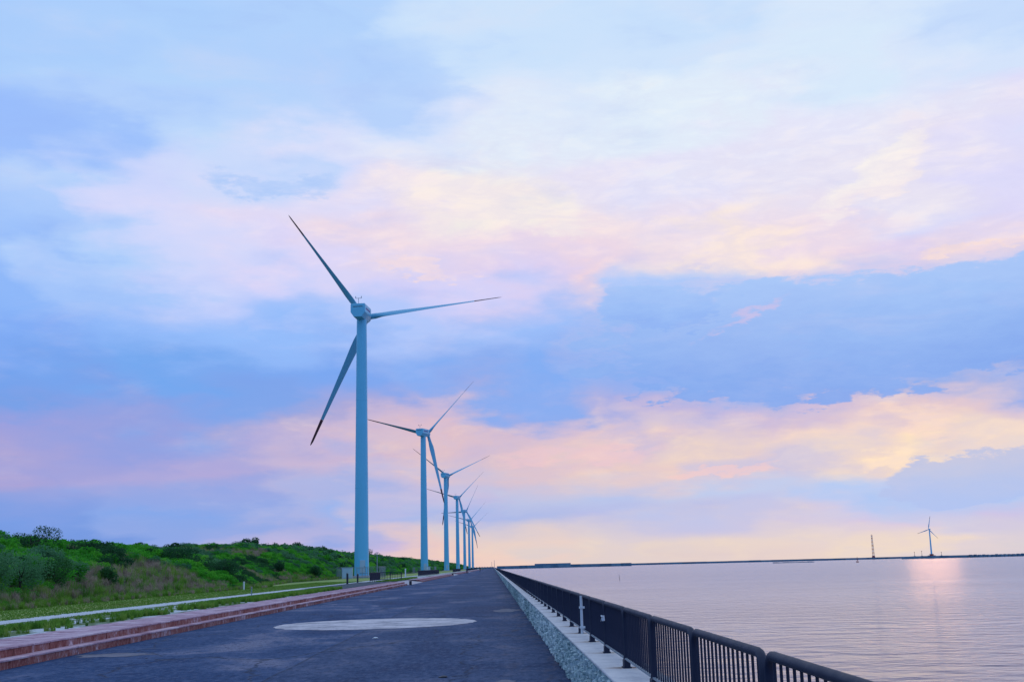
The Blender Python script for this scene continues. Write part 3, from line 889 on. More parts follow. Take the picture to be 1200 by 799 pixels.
# ================================================================= wind turbines
def tower_mesh(h, r0, r1, n=40):
    rings = []
    for k in range(13):
        t = k / 12
        r = r0 + (r1 - r0) * t ** 0.92
        rings.append([(r * math.cos(2 * math.pi * j / n), r * math.sin(2 * math.pi * j / n), h * t) for j in range(n)])
    return MB().loft(rings)

def blade_ring(r, chord, thick, tw):
    n = 16
    out = []
    for j in range(n):
        t = 2 * math.pi * j / n
        c = math.cos(t); s_ = math.sin(t)
        x = chord * (0.5 * c + 0.18)
        y = thick * 0.5 * s_ * (0.35 + 0.65 * (0.5 + 0.5 * c) ** 0.6 if chord > thick * 1.3 else 1.0)
        ct, st_ = math.cos(tw), math.sin(tw)
        out.append((x * ct - y * st_, x * st_ + y * ct, r))
    return out

def blade_sections(Rr):
    rs = [0.0, 0.03, 0.07, 0.12, 0.18, 0.24, 0.34, 0.46, 0.58, 0.70, 0.799, 0.80, 0.87, 0.93, 0.97, 0.992, 1.0]
    secs = []
    for q in rs:
        if q <= 0.07:
            ch = th = 0.040 * Rr
        elif q <= 0.22:
            u = (q - 0.07) / 0.15
            u = u * u * (3 - 2 * u)
            ch = (0.040 + (0.076 - 0.040) * u) * Rr; th = (0.040 - 0.020 * u) * Rr
        else:
            u = (q - 0.22) / 0.78
            ch = (0.076 - 0.056 * u ** 0.85) * Rr; th = ch * (0.26 - 0.10 * u)
        if q > 0.985:
            ch *= 0.55 if q < 1 else 0.15; th *= 0.6 if q < 1 else 0.2
        tw = R(14) * (1 - min(1, q / 0.9)) ** 1.5
        secs.append((q, blade_ring(q * Rr, ch, th, tw)))
    return secs

def turbine(label, loc, yawdeg, phase, hub_h=45.0, Rr=23.6, r0=1.24, r1=0.86, overhang=3.3, feather=65, detail=True, group='wind turbines in the row beside the promenade', steps_=True):
    T = empty('wind_turbine', loc)
    tag(T, label, 'wind turbine', group)
    tw = tower_mesh(hub_h - 1.1, r0, r1).build('tower', 'turbine_paint', T, True, 50)
    if detail:
        for t in (0.34, 0.68):
            r = r0 + (r1 - r0) * t ** 0.92
            rings = []
            for z, e in ((-0.05, 0.0), (-0.04, 0.018), (0.04, 0.018), (0.05, 0.0)):
                rings.append([((r + e) * math.cos(2 * math.pi * j / 40), (r + e) * math.sin(2 * math.pi * j / 40), (hub_h - 1.1) * t + z) for j in range(40)])
            MB().loft(rings, False).build('joint_ring', 'turbine_paint', tw, True)
        rings = []
        for z, e in ((-0.1, 0.9), (0.28, 0.9), (0.30, 0.15), (0.42, 0.12)):
            rings.append([((r0 + e) * math.cos(2 * math.pi * j / 32), (r0 + e) * math.sin(2 * math.pi * j / 32), z) for j in range(32)])
        MB().loft(rings).build('foundation', 'ramp_concrete', T, True, 30)
        d = MB().box(-0.45, 0.45, -r0 - 0.09, -r0 + 0.3, 0.9, 2.95, 0.0).build('door', 'cabinet_paint', T)
        d.rotation_euler = (0, 0, R(14))
        MB().box(0.28, 0.34, -r0 - 0.15, -r0 - 0.08, 1.8, 1.95).build('handle', 'dark_metal', d)
    N = empty('nacelle_group') if False else None
    ca, sa = math.cos(R(yawdeg)), math.sin(R(yawdeg))
    # nacelle: long axis on local +Y, chamfered underside
    w, ht = 1.28, 2.35
    def sec(y, k=1.0, zt=0.0):
        hw = w * k
        zb = hub_h - 1.12 + (1 - k) * 0.6; z1 = hub_h + (ht - 1.12) - zt
        return [(-hw * 0.55, y, zb), (hw * 0.55, y, zb), (hw, y, zb + 0.85), (hw, y, z1 - 0.14), (hw * 0.93, y, z1), (-hw * 0.93, y, z1), (-hw, y, z1 - 0.14), (-hw, y, zb + 0.85)]
    nm = MB().loft([sec(-3.0, 0.96, 0.06), sec(-2.9), sec(1.7), sec(2.3, 0.86, 0.25), sec(2.45, 0.7, 0.4)])
    nac = nm.build('nacelle', 'turbine_paint', T, True, 25)
    nac.rotation_euler = (0, 0, -R(yawdeg))
    if detail:
        MB().box(w + 0.002, w + 0.012, -2.1, 0.9, hub_h + 0.30, hub_h + 0.62).build('logo', 'logo_violet', nac)
        MB().box(-0.85, 0.85, -3.02, -2.99, hub_h + 0.62, hub_h + 0.72).build('vent', 'dark_metal', nac)
    MB().tube([(0, -2.4, hub_h + 1.2), (0, -2.4, hub_h + 2.3)], 0.045, 6).tube([(-0.5, -2.4, hub_h + 2.25), (0.5, -2.4, hub_h + 2.25)], 0.035, 6).tube([(-0.5, -2.4, hub_h + 2.25), (-0.5, -2.4, hub_h + 2.6)], 0.07, 6).tube([(0.5, -2.4, hub_h + 2.25), (0.5, -2.4, hub_h + 2.6)], 0.07, 6).build('anemometer', 'galvanised', nac)
    # rotor
    rings = []
    for y, r in ((-0.95, 0.55), (-0.9, 0.82), (-0.4, 0.92), (0.35, 0.90), (0.9, 0.66), (1.25, 0.32), (1.35, 0.04)):
        rings.append([(r * math.cos(2 * math.pi * j / 24), y, r * math.sin(2 * math.pi * j / 24)) for j in range(24)])
    hb = MB().loft([rg[::-1] for rg in rings]).build('hub', 'turbine_paint', T, True, 60)
    hb.location = (overhang * sa, overhang * ca, hub_h)
    hb.rotation_euler = (0, 0, -R(yawdeg))
    secs = blade_sections(Rr)
    key = 'blade%.2f' % Rr
    if key not in MESH:
        MESH[key] = (MB().loft([s_ for q, s_ in secs if q < 0.8]).mesh('blade', 'blade_paint', True, 60), MB().loft([s_ for q, s_ in secs if q >= 0.8]).mesh('tip', 'blade_tip_paint', True, 60))
    for k in range(3):
        ph = R(phase + 120 * k)
        rad = Vector((math.cos(ph), 0, math.sin(ph)))
        tang = Vector((-math.sin(ph), 0, math.cos(ph)))
        ax = Vector((0, 1, 0))
        ch = tang * math.cos(R(feather)) + ax * math.sin(R(feather))
        th = rad.cross(ch)
        mloc = Matrix((( ch.x, th.x, rad.x), (ch.y, th.y, rad.y), (ch.z, th.z, rad.z))).to_4x4()
        mw = Matrix.Translation((overhang * sa, overhang * ca, hub_h)) @ Matrix.Rotation(-R(yawdeg), 4, 'Z') @ mloc
        b = link('blade', MESH[key][0], T)
        b.matrix_local = mw
        link('tip', MESH[key][1], b)
    return T
MESH = {}
TX, TY0, TDY = -22.1, 199.0, 181.5
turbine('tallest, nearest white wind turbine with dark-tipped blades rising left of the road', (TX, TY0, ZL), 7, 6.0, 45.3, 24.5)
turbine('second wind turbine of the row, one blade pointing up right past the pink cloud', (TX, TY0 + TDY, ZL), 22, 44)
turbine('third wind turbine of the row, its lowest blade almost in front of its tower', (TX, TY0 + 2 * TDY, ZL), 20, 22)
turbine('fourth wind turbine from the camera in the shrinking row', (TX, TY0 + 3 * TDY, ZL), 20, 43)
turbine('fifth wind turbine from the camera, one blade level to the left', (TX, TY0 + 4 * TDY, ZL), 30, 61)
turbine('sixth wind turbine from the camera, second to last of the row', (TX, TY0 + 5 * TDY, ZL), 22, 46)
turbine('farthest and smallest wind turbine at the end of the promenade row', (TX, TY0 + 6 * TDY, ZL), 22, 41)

# ================================================================= far harbour
def caissons(name, label, x0, x1, y, top, step, depth=9, var=0.25, gapf=0.04, par=None, cat='breakwater', y_end=None):
    g = empty(name, (0, 0, SEA_Z))
    tag(g, label, cat)
    x = x0
    rr = random.Random(int(abs(x0) * 7 + y))
    while x < x1:
        w = min(step * rr.uniform(0.9, 1.1), x1 - x)
        yy = y + ((x - x0) / (x1 - x0)) * ((y_end or y) - y)
        h = top + rr.uniform(-var, var)
        m = MB().box(x + w * gapf * 0.5, x + w - w * gapf * 0.5, yy, yy + depth, -4, h)
        if par:
            m.box(x + w * 0.1, x + w * 0.75, yy + depth * 0.4, yy + depth * 0.7, h, h + par * rr.uniform(0.6, 1.2))
        m.build('caisson', 'hazed_pier_concrete', g)
        x += w
    return g
caissons('breakwater', 'high harbour mole with raised wall beyond the end of the promenade', 8, 168, 2550, 6.6, 16, 14, 0.2, 0.01)
caissons('parapet_wall', 'upper tier standing on the harbour mole, ending in a sharp step', 90, 168, 2560, 9.6, 26, 5, 0.08, 0.005, cat='wall')
caissons('breakwater', 'lower middle breakwater continuing right from the stepped mole', 169, 305, 2600, 6.6, 22, 9, 0.15, 0.02)
caissons('breakwater', 'very long thin outer breakwater drawn along the horizon', 306, 1290, 3600, 5.8, 34, 9, 0.25, 0.02)
caissons('breakwater', 'right-hand jetty of dark blocks carrying the distant turbine', 891, 1036, 2550, 5.6, 20, 12, 0.15, 0.02)
caissons('block_breakwater', 'toothed row of armour blocks running out of frame right of the jetty', 1037, 1340, 2550, 4.9, 9.5, 12, 0.4, 0.14, 1.1)
caissons('low_reef', 'low dark detached reef in the middle of the water', 440, 505, 1850, 1.1, 8, 4, 0.25, 0.05, cat='reef')

ft = turbine('lone distant wind turbine standing on the jetty across the water', (956, 2558, SEA_Z + 5.6), -12, 77, 57, 29.5, 1.9, 1.2, 3.0, 20, False, None)
MB().box(-7, 7, -5, 5, 0, 1.2).box(-3.2, 3.2, -3.2, 3.2, 1.2, 3.6).box(-4, 4, -4, 4, 3.6, 4.0).build('base_platform', 'mast_red', ft)
# lattice mast
def lattice(name, label, loc, h, w0, w1, lean=0.0):
    g = empty(name, loc); tag(g, label, 'mast')
    n = 12
    for k in range(n):
        za, zb = h * k / n, h * (k + 1) / n
        wa = w0 + (w1 - w0) * k / n; wb = w0 + (w1 - w0) * (k + 1) / n
        m = MB()
        cs = ((-1, -1), (1, -1), (1, 1), (-1, 1))
        for i, (sx, sy) in enumerate(cs):
            tx, ty = cs[(i + 1) % 4]
            m.tube([(sx * wa + lean * za, sy * wa, za), (sx * wb + lean * zb, sy * wb, zb)], 0.28, 5)
            m.tube([(sx * wa + lean * za, sy * wa, za), (tx * wb + lean * zb, ty * wb, zb)], 0.17, 4)
            m.tube([(tx * wa + lean * za, ty * wa, za), (sx * wb + lean * zb, sy * wb, zb)], 0.17, 4)
            m.tube([(sx * wa + lean * za, sy * wa, za), (tx * wa + lean * za, ty * wa, za)], 0.17, 4)
        m.build('mast_section', 'mast_red' if k % 2 == 0 else 'mast_white', g)
    MB().box(-w1 * 1.8 + lean * h, w1 * 1.8 + lean * h, -w1 * 1.8, w1 * 1.8, h, h + 0.8).tube([(lean * h, 0, h + 0.8), (lean * h, 0, h + 5)], 0.25, 5).build('top_platform', 'mast_red', g)
    MB().box(-w0 * 1.5, w0 * 1.5, -w0 * 1.5, w0 * 1.5, 0, 3.0).box(-w0 * 1.2, w0 * 1.2, -w0, w0, 3.0, 5.0).build('base_house', 'mast_red', g)
    return g
lattice('lattice_mast', 'red and white lattice mast standing on the outer breakwater', (1168, 3606, SEA_Z + 5.8), 66, 2.6, 1.3, -0.01)
# harbour poles and small marks on the jetty
for (x, y, h, lab) in ((918, 2556, 8, 'short dark pole on the jetty left of the distant turbine'), (934, 2556, 10, 'taller dark pole on the jetty beside the distant turbine'), (977, 2556, 7, 'small beacon frame on the jetty right of the distant turbine')):
    g = empty('harbour_beacon', (x, y, SEA_Z + 5.6))
    MB().tube([(0, 0, 0), (0, 0, h)], [0.5, 0.25], 6).build('pole', 'dark_metal', g)
    MB().box(-0.7, 0.7, -0.7, 0.7, h, h + 1.2).build('lamp', 'mast_red', g)
    MB().box(-1.4, 1.4, -1.4, 1.4, 0, 0.8).build('base', 'hazed_pier_concrete', g)
    tag(g, lab, 'beacon')
# buoy
bu = empty('channel_buoy', (412, 1330, SEA_Z))
MB().loft([[(r * math.cos(2 * math.pi * j / 12), r * math.sin(2 * math.pi * j / 12), z) for j in range(12)] for z, r in ((-1.0, 1.0), (-0.2, 1.6), (0.7, 1.6), (1.0, 1.2))]).build('float', 'buoy_red', bu, True)
MB().tube([(-0.7, -0.7, 0.9), (0, 0, 4.6)], 0.12, 5).tube([(0.7, -0.7, 0.9), (0, 0, 4.6)], 0.12, 5).tube([(0, 0.8, 0.9), (0, 0, 4.6)], 0.12, 5).box(-0.35, 0.35, -0.35, 0.35, 2.4, 3.2).build('cage', 'buoy_red', bu)
MB().tube([(0, 0, 4.5), (0, 0, 6.2)], [0.25, 0.15], 6).build('lantern', 'dark_metal', bu)
tag(bu, 'small red buoy with cage top floating in the harbour', 'buoy')
# leaning stake in the water
sk = MB().tube([(0, 0, -1.5), (-0.12, 0, 1.7)], [0.07, 0.04], 6).build('net_stake', 'dark_metal')
sk.location = (36.5, 342, SEA_Z)
tag(sk, 'thin leaning stake sticking out of the calm water', 'stake')

# ================================================================= things by the first turbine
def black_fence(label, x, y0, y1, across=None):
    g = empty('black_fence', (x, y0, ZL)); tag(g, label, 'fence', 'black fences on the left verge')
    H = 1.0
    n = max(2, int((y1 - y0) / 2.0))
    for k in range(n + 1):
        yy = (y1 - y0) * k / n
        MB().box(-0.035, 0.035, yy - 0.035, yy + 0.035, 0, H).build('post', 'railing_paint', g)
    for z in (0.14, H - 0.05):
        MB().box(-0.02, 0.02, 0, y1 - y0, z, z + 0.05).build('rail', 'railing_paint', g)
    m = MB(); yy = 0.1
    while yy < y1 - y0:
        m.box(-0.011, 0.011, yy - 0.011, yy + 0.011, 0.19, H - 0.05); yy += 0.125
    tag(m.build('bar', 'railing_paint', g), kind='stuff')
    if across:
        m = MB(); xx = 0.14
        while xx < across:
            m.box(xx - 0.02, xx + 0.02, y1 - y0 - 0.02, y1 - y0 + 0.02, 0.19, H - 0.05); xx += 0.19
        tag(m.build('bar', 'railing_paint', g), kind='stuff')
        for z in (0.14, H - 0.05):
            MB().box(0.04, across, y1 - y0 - 0.021, y1 - y0 + 0.021, z, z + 0.06).build('rail', 'railing_paint', g)
        for xx in (across * 0.5, across):
            MB().box(xx - 0.04, xx + 0.04, y1 - y0 - 0.04, y1 - y0 + 0.04, 0, H).build('post', 'railing_paint', g)
    return g
black_fence('black fence with open bars by the gap in the steps', -13.2, 127, 138, 2.5)
black_fence('black fence in front of the second turbine', -13.0, 205, 283)
black_fence('black fence in front of the third turbine', -13.0, 380, 470)
black_fence('long black fence past the fourth turbine toward the end of the row', -12.0, 540, 860)

def mesh_fence(label, x0, x1, y0, y1):
    g = empty('wire_fence', (x0, y0, ZL)); tag(g, label, 'fence', 'wire enclosures round the turbine feet')
    cs = [(0, 0), (x1 - x0, 0), (x1 - x0, y1 - y0), (0, y1 - y0)]
    H = 1.8
    for i in range(4):
        a_ = Vector((*cs[i], 0)); b_ = Vector((*cs[(i + 1) % 4], 0))
        n = max(1, round((b_ - a_).length / 2.4))
        for k in range(n):
            p = a_.lerp(b_, k / n)
            MB().tube([p, p + Vector((0, 0, H + 0.05))], 0.035, 6).build('post', 'galvanised', g)
        for z in (0.08, H):
            MB().tube([a_ + Vector((0, 0, z)), b_ + Vector((0, 0, z))], 0.022, 5).build('rail', 'galvanised', g)
        m = MB()
        L = (b_ - a_).length; nn = int(L / 0.22)
        for k in range(1, nn):
            p = a_.lerp(b_, k / nn); m.tube([p + Vector((0, 0, 0.08)), p + Vector((0, 0, H))], 0.006, 3, False)
        for k in range(1, 8):
            z = 0.08 + (H - 0.08) * k / 8
            m.tube([a_ + Vector((0, 0, z)), b_ + Vector((0, 0, z))], 0.006, 3, False)
        tag(m.build('wire', 'galvanised', g), kind='stuff')
    return g
mesh_fence('grey wire enclosure round the foot of the nearest turbine', -25.5, -18.6, 193.5, 204)
mesh_fence('grey wire enclosure round the foot of the second turbine', -25.5, -18.6, 375, 386)

def cabinet(label, loc, w, d, h):
    g = empty('equipment_cabinet', loc); tag(g, label, 'cabinet')
    MB().box(-w / 2, w / 2, -d / 2, d / 2, 0.12, h).build('body', 'cabinet_paint', g)
    MB().box(-w / 2 - 0.06, w / 2 + 0.06, -d / 2 - 0.06, d / 2 + 0.06, h, h + 0.07).build('roof', 'cabinet_paint', g)
    MB().box(-w / 2 - 0.03, w / 2 + 0.03, -d / 2 - 0.03, d / 2 + 0.03, 0, 0.12).build('plinth', 'ramp_concrete', g)
    for s_ in (-1, 1):
        q = MB().box(s_ * w * 0.25 - w * 0.22, s_ * w * 0.25 + w * 0.22, -d / 2 - 0.03, -d / 2 - 0.005, 0.22, h - 0.1).build('door', 'cabinet_paint', g)
        MB().box(s_ * 0.06 - 0.02, s_ * 0.06 + 0.02, -d / 2 - 0.06, -d / 2 - 0.03, h * 0.45, h * 0.58).build('handle', 'dark_metal', q)
    return g
cabinet('pale blue equipment cabinet standing left of the nearest turbine', (-23.0, 187, ZL), 1.55, 1.0, 1.65)
cabinet('pale box behind the second black fence at the second turbine', (-20.6, 372, ZL), 1.6, 1.0, 1.9)
# framed wire gate before the tower
gt = empty('wire_gate', (-20.55, 186, ZL))
for z in (0.15, 0.75, 1.62):
    MB().box(-0.85, 0.85, -0.03, 0.03, z, z + 0.07).build('gate_rail', 'galvanised', gt)
for x in (-0.85, 0.0, 0.85):
    MB().box(x - 0.04, x + 0.04, -0.04, 0.04, 0, 1.69).build('gate_post', 'galvanised', gt)
m = MB()
for k in range(1, 12):
    x = -0.85 + 1.7 * k / 12
    m.tube([(x, 0, 0.2), (x, 0, 1.62)], 0.012, 4, False)
tag(m.build('wire', 'galvanised', gt), kind='stuff')
tag(gt, 'square framed wire gate in front of the nearest tower', 'gate')

def post(name, label, loc, h, r, mat, cat, group=None):
    g = empty(name, loc)
    MB().tube([(0, 0, 0), (0, 0, h * 0.93)], r, 10).build('shaft', mat, g, True)
    MB().tube([(0, 0, h * 0.93), (0, 0, h * 0.97), (0, 0, h)], [r * 1.2, r * 1.15, r * 0.5], 10).build('cap', mat, g, True)
    tag(g, label, cat, group)
    return g
post('bollard', 'dark bollard at the near left corner of the paved pad', (-13.9, 113, ZL), 1.0, 0.10, 'dark_metal', 'bollard')
post('bollard', 'dark bollard at the back corner of the pad, before the tower', (-14.3, 125, ZL), 0.9, 0.09, 'dark_metal', 'bollard')
post('bollard', 'small dark bollard where the first brick steps end', (-8.6, 122.9, 0), 0.42, 0.14, 'dark_metal', 'bollard')
post('bollard', 'small dark bollard where the second brick steps begin', (-9.0, 262, 0), 0.5, 0.2, 'dark_metal', 'bollard')
post('marker_post', 'short white marker post at the foot of the green dune', (-19.4, 92.5, ZL), 0.62, 0.07, 'white_paint', 'post')
post('marker_post', 'white post standing past the end of the open black fence', (-13.2, 178, ZL), 1.35, 0.09, 'white_paint', 'post')
post('marker_post', 'white post beside the black fence of the second turbine', (-14.6, 262, ZL), 1.6, 0.10, 'white_paint', 'post')
post('marker_post', 'thin grey stake in the verge grass before the dune', (-12.6, 62, ZL), 0.55, 0.025, 'galvanised', 'post')
for k, (x, y, h, lab) in enumerate(((-19.2, 196, 4.0, 'thin grey pole just right of the nearest turbine tower'), (1.4, 1400, 9, 'thin light pole at the far end of the sea wall'), (-2, 1690, 9, 'thin pole at the vanishing point of the road'))):
    g = empty('light_pole', (x, y, ZL if k != 1 else WT) if k < 2 else (x, y, 0))
    MB().tube([(0, 0, 0), (0, 0, h)], [0.09 + 0.2 * (k > 0), 0.05 + 0.12 * (k > 0)], 8).build('pole', 'galvanised', g)
    MB().box(-0.25, 0.25, -0.12, 0.12, h, h + 0.12).build('lamp_head', 'galvanised', g)
    MB().box(-0.2, 0.2, -0.2, 0.2, 0, 0.1).build('base_plate', 'galvanised', g)
    tag(g, lab, 'pole')
# low dark wall closing the far end of the promenade
m = MB().box(-30, 0.8, 1752, 1756, 0, 1.9)
for x in range(-29, 0, 4): m.box(x, x + 1.2, 1751.6, 1752, 0, 2.5)
tag(m.build('end_wall', 'hazed_pier_concrete'), 'low dark wall closing the far end of the promenade', 'wall')

# ================================================================= people, far down the road
def person(label, loc, rz, shirt, step):
    J = {'pel': (0, 0, 0.95), 'wst': (0, 0.01, 1.12), 'chs': (0, 0.0, 1.36), 'nck': (0, 0.0, 1.50), 'hdb': (0, 0.02, 1.58), 'hdm': (0, 0.03, 1.67), 'hdt': (0, 0.01, 1.76),
         'hl': (-0.10, 0, 0.90), 'kl': (-0.11, 0.16 * step, 0.50), 'al': (-0.11, 0.10 * step, 0.09), 'tl': (-0.115, 0.10 * step + 0.15, 0.035),
         'hr': (0.10, 0, 0.90), 'kr': (0.11, -0.06 * step, 0.50), 'ar': (0.11, -0.24 * step, 0.11), 'tr': (0.115, -0.24 * step + 0.14, 0.04),
         'sl': (-0.19, 0, 1.40), 'el': (-0.25, -0.10 * step, 1.13), 'wl': (-0.24, 0.06 * step, 0.88), 'fl': (-0.235, 0.09 * step, 0.79),
         'sr': (0.19, 0, 1.40), 'er': (0.25, 0.12 * step, 1.14), 'wr': (0.24, 0.26 * step, 0.91), 'fr': (0.235, 0.29 * step, 0.82)}
    rad = dict(pel=.15, wst=.135, chs=.16, nck=.06, hdb=.085, hdm=.10, hdt=.055, hl=.10, kl=.065, al=.045, tl=.04, hr=.10, kr=.065, ar=.045, tr=.04, sl=.07, el=.047, wl=.034, fl=.03, sr=.07, er=.047, wr=.034, fr=.03)
    E = [('pel', 'wst'), ('wst', 'chs'), ('chs', 'nck'), ('nck', 'hdb'), ('hdb', 'hdm'), ('hdm', 'hdt'), ('pel', 'hl'), ('hl', 'kl'), ('kl', 'al'), ('al', 'tl'), ('pel', 'hr'), ('hr', 'kr'), ('kr', 'ar'), ('ar', 'tr'),
         ('chs', 'sl'), ('sl', 'el'), ('el', 'wl'), ('wl', 'fl'), ('chs', 'sr'), ('sr', 'er'), ('er', 'wr'), ('wr', 'fr')]
    names = list(J)
    me = bpy.data.meshes.new('person')
    me.from_pydata([J[n] for n in names], [(names.index(a_), names.index(b_)) for a_, b_ in E], [])
    o = link('person', me)
    o.modifiers.new('skin', 'SKIN')
    for i, n in enumerate(names):
        sv = me.skin_vertices[0].data[i]
        sv.radius = (rad[n], rad[n] * (0.72 if n in ('pel', 'wst', 'chs') else 1.0))
        sv.use_root = (n == 'pel')
    sb = o.modifiers.new('sub', 'SUBSURF'); sb.levels = sb.render_levels = 2
    # skin, shirt and trousers by height in one material on one body
    mt, nt, b = material('person_' + shirt)
    sp = nt.new('ShaderNodeSeparateXYZ'); nt.l.new(objpos(nt), sp.inputs[0])
    c = nt.mix(nt.rng(sp.outputs[2], 0.93, 0.95), (0.02, 0.022, 0.035, 1), (0.03, 0.06, 0.15, 1) if shirt == 'blue' else (0.02, 0.02, 0.026, 1))
    c = nt.mix(nt.rng(sp.outputs[2], 1.49, 1.51), c, (0.42, 0.26, 0.19, 1))
    c = nt.mix(nt.rng(sp.outputs[2], 0.085, 0.075), c, (0.02, 0.02, 0.02, 1))
    nt.l.new(c, b.inputs['Base Color']); b.inputs['Roughness'].default_value = 0.85
    me.materials.append(mt)
    hair = MB().loft([[(r * math.cos(2 * math.pi * j / 14), -0.012 + r * 1.1 * math.sin(2 * math.pi * j / 14), z) for j in range(14)] for z, r in ((1.63, 0.088), (1.69, 0.106), (1.75, 0.098), (1.79, 0.065), (1.80, 0.02))]).build('hair', 'hair_dark', o, True)
    o.location = loc; o.rotation_euler = (0, 0, rz)
    tag(o, label, 'person')
    return o
person('person in blue walking down the promenade by the left steps', (-7.1, 318, 0), 0.1, 'blue', 1.0)
person('person in dark clothes farther off, near the middle of the road', (-4.8, 430, 0), 3.0, 'dark', 0.8)

# ================================================================= vegetation
def leaf_cloud(n, rx, rz, leaf, seed, lobes=5, flat=0.0):
    """leaf faces spread through a few overlapping lobes, open towards the outline"""
    r = np.random.default_rng(seed)
    cen = np.stack([r.uniform(-0.55, 0.55, lobes) * rx, r.uniform(-0.55, 0.55, lobes) * rx, r.uniform(0.25, 0.75, lobes) * rz], 1)
    lr = r.uniform(0.30, 0.55, lobes)
    pick = r.integers(0, lobes, n)
    d = r.normal(size=(n, 3)); d /= np.linalg.norm(d, axis=1)[:, None]
    rad = r.uniform(0.45, 1.12, n) ** 0.6
    p = cen[pick] + d * (rad * lr[pick])[:, None] * np.array([rx, rx, rz * 0.8])
    p[:, 2] = np.maximum(p[:, 2], 0.02)
    u = r.normal(size=(n, 3)); u[:, 2] *= 0.7; u /= np.linalg.norm(u, axis=1)[:, None]
    w = np.cross(u, r.normal(size=(n, 3))); w /= np.linalg.norm(w, axis=1)[:, None]
    s1 = leaf * r.uniform(0.6, 1.4, n)[:, None]; s2 = s1 * 0.5
    v = np.stack([p - u * s1, p + w * s2, p + u * s1, p - w * s2], 1).reshape(-1, 3)
    f = np.arange(4 * n).reshape(-1, 4)
    return v.tolist(), f.tolist()

def tuft(n, h, spread, seed, wid=0.012):
    r = random.Random(seed)
    m = MB()
    for k in range(n):
        a_ = r.uniform(0, 6.283); L = h * r.uniform(0.55, 1.2); b_ = spread * r.uniform(0.2, 1.0)
        x, y = r.uniform(-1, 1) * spread * 0.5, r.uniform(-1, 1) * spread * 0.5
        cx, sx = math.cos(a_), math.sin(a_)
        i = len(m.v)
        m.v += [(x - sx * wid, y + cx * wid, 0), (x + sx * wid, y - cx * wid, 0), (x + cx * b_ * 0.5 + sx * wid * 0.7, y + sx * b_ * 0.5 - cx * wid * 0.7, L * 0.65), (x + cx * b_ * 0.5 - sx * wid * 0.7, y + sx * b_ * 0.5 + cx * wid * 0.7, L * 0.65), (x + cx * b_, y + sx * b_, L)]
        m.f += [(i, i + 1, i + 2, i + 3), (i + 3, i + 2, i + 4)]
    return m

def proto(name, v, f, mat):
    me = bpy.data.meshes.new(name)
    me.from_pydata(v, [], f)
    me.materials.append(M[mat])
    me.update()
    return bpy.data.objects.new(name, me)

def scatter(name, label, cat, P, scale, rot, protos, idx=None):
    """one object of ground cover: instances of small plant meshes on given points"""
    me = bpy.data.meshes.new(name)
    me.from_pydata(P.tolist(), [], [])
    a_ = me.attributes.new('psc', 'FLOAT', 'POINT'); a_.data.foreach_set('value', scale.astype(np.float32))
    a_ = me.attributes.new('prot', 'FLOAT', 'POINT'); a_.data.foreach_set('value', rot.astype(np.float32))
    a_ = me.attributes.new('pid', 'INT', 'POINT'); a_.data.foreach_set('value', (idx if idx is not None else rng.integers(0, len(protos), len(P))).astype(np.int32))
    o = link(name, me)
    ng = bpy.data.node_groups.new(name, 'GeometryNodeTree')
    ng.interface.new_socket('Geometry', in_out='INPUT', socket_type='NodeSocketGeometry')
    ng.interface.new_socket('Geometry', in_out='OUTPUT', socket_type='NodeSocketGeometry')
    gi = ng.nodes.new('NodeGroupInput'); go = ng.nodes.new('NodeGroupOutput')
    def attr(n, typ):
        q = ng.nodes.new('GeometryNodeInputNamedAttribute'); q.data_type = typ; q.inputs[0].default_value = n
        return q.outputs[0]
    jn = ng.nodes.new('GeometryNodeJoinGeometry')
    sc, ro, pid = attr('psc', 'FLOAT'), attr('prot', 'FLOAT'), attr('pid', 'INT')
    cx = ng.nodes.new('ShaderNodeCombineXYZ'); ng.links.new(ro, cx.inputs[2])
    for k, pr in enumerate(protos):
        oi = ng.nodes.new('GeometryNodeObjectInfo'); oi.inputs[0].default_value = pr; oi.inputs['As Instance'].default_value = True
        cmpn = ng.nodes.new('FunctionNodeCompare'); cmpn.data_type = 'INT'; cmpn.operation = 'EQUAL'
        ng.links.new(pid, cmpn.inputs[2]); cmpn.inputs[3].default_value = k
        ip = ng.nodes.new('GeometryNodeInstanceOnPoints')
        ng.links.new(gi.outputs[0], ip.inputs['Points']); ng.links.new(cmpn.outputs[0], ip.inputs['Selection'])
        ng.links.new(oi.outputs['Geometry'], ip.inputs['Instance'])
        ng.links.new(cx.outputs[0], ip.inputs['Rotation']); ng.links.new(sc, ip.inputs['Scale'])
        ng.links.new(ip.outputs[0], jn.inputs[0])
    ng.links.new(jn.outputs[0], go.inputs[0])
    md = o.modifiers.new('scatter', 'NODES'); md.node_group = ng
    tag(o, label, cat, None, 'stuff')
    return o

PROT = {}
for mat, key, seeds in (('leaf_green', 'g', (1, 2, 3)), ('leaf_grey', 's', (4, 5)), ('leaf_dark', 'd', (6, 7))):
    PROT[key] = [proto('shrub_proto', *leaf_cloud(620, 0.85, 0.85, 0.065, s_), mat) for s_ in seeds]
PROT['far'] = [proto('shrub_proto', *leaf_cloud(220, 1.1, 1.0, 0.13, s_), mt_) for s_, mt_ in ((11, 'leaf_green'), (12, 'leaf_green'), (13, 'leaf_grey'), (14, 'leaf_dark'))]
def tproto(n, h, sp_, seed, wid, mat):
    m = tuft(n, h, sp_, seed, wid)
    return proto('tuft_proto', m.v, m.f, mat)
PROT['grass'] = [tproto(34, 0.20, 0.13, s_, 0.008, 'leaf_grass') for s_ in (1, 2, 3)]
PROT['dry'] = [tproto(46, 0.45, 0.25, s_, 0.010, 'leaf_dry') for s_ in (4, 5)]
PROT['reed'] = [tproto(46, 0.60, 0.30, s_, 0.012, 'leaf_grass') for s_ in (6, 7)]

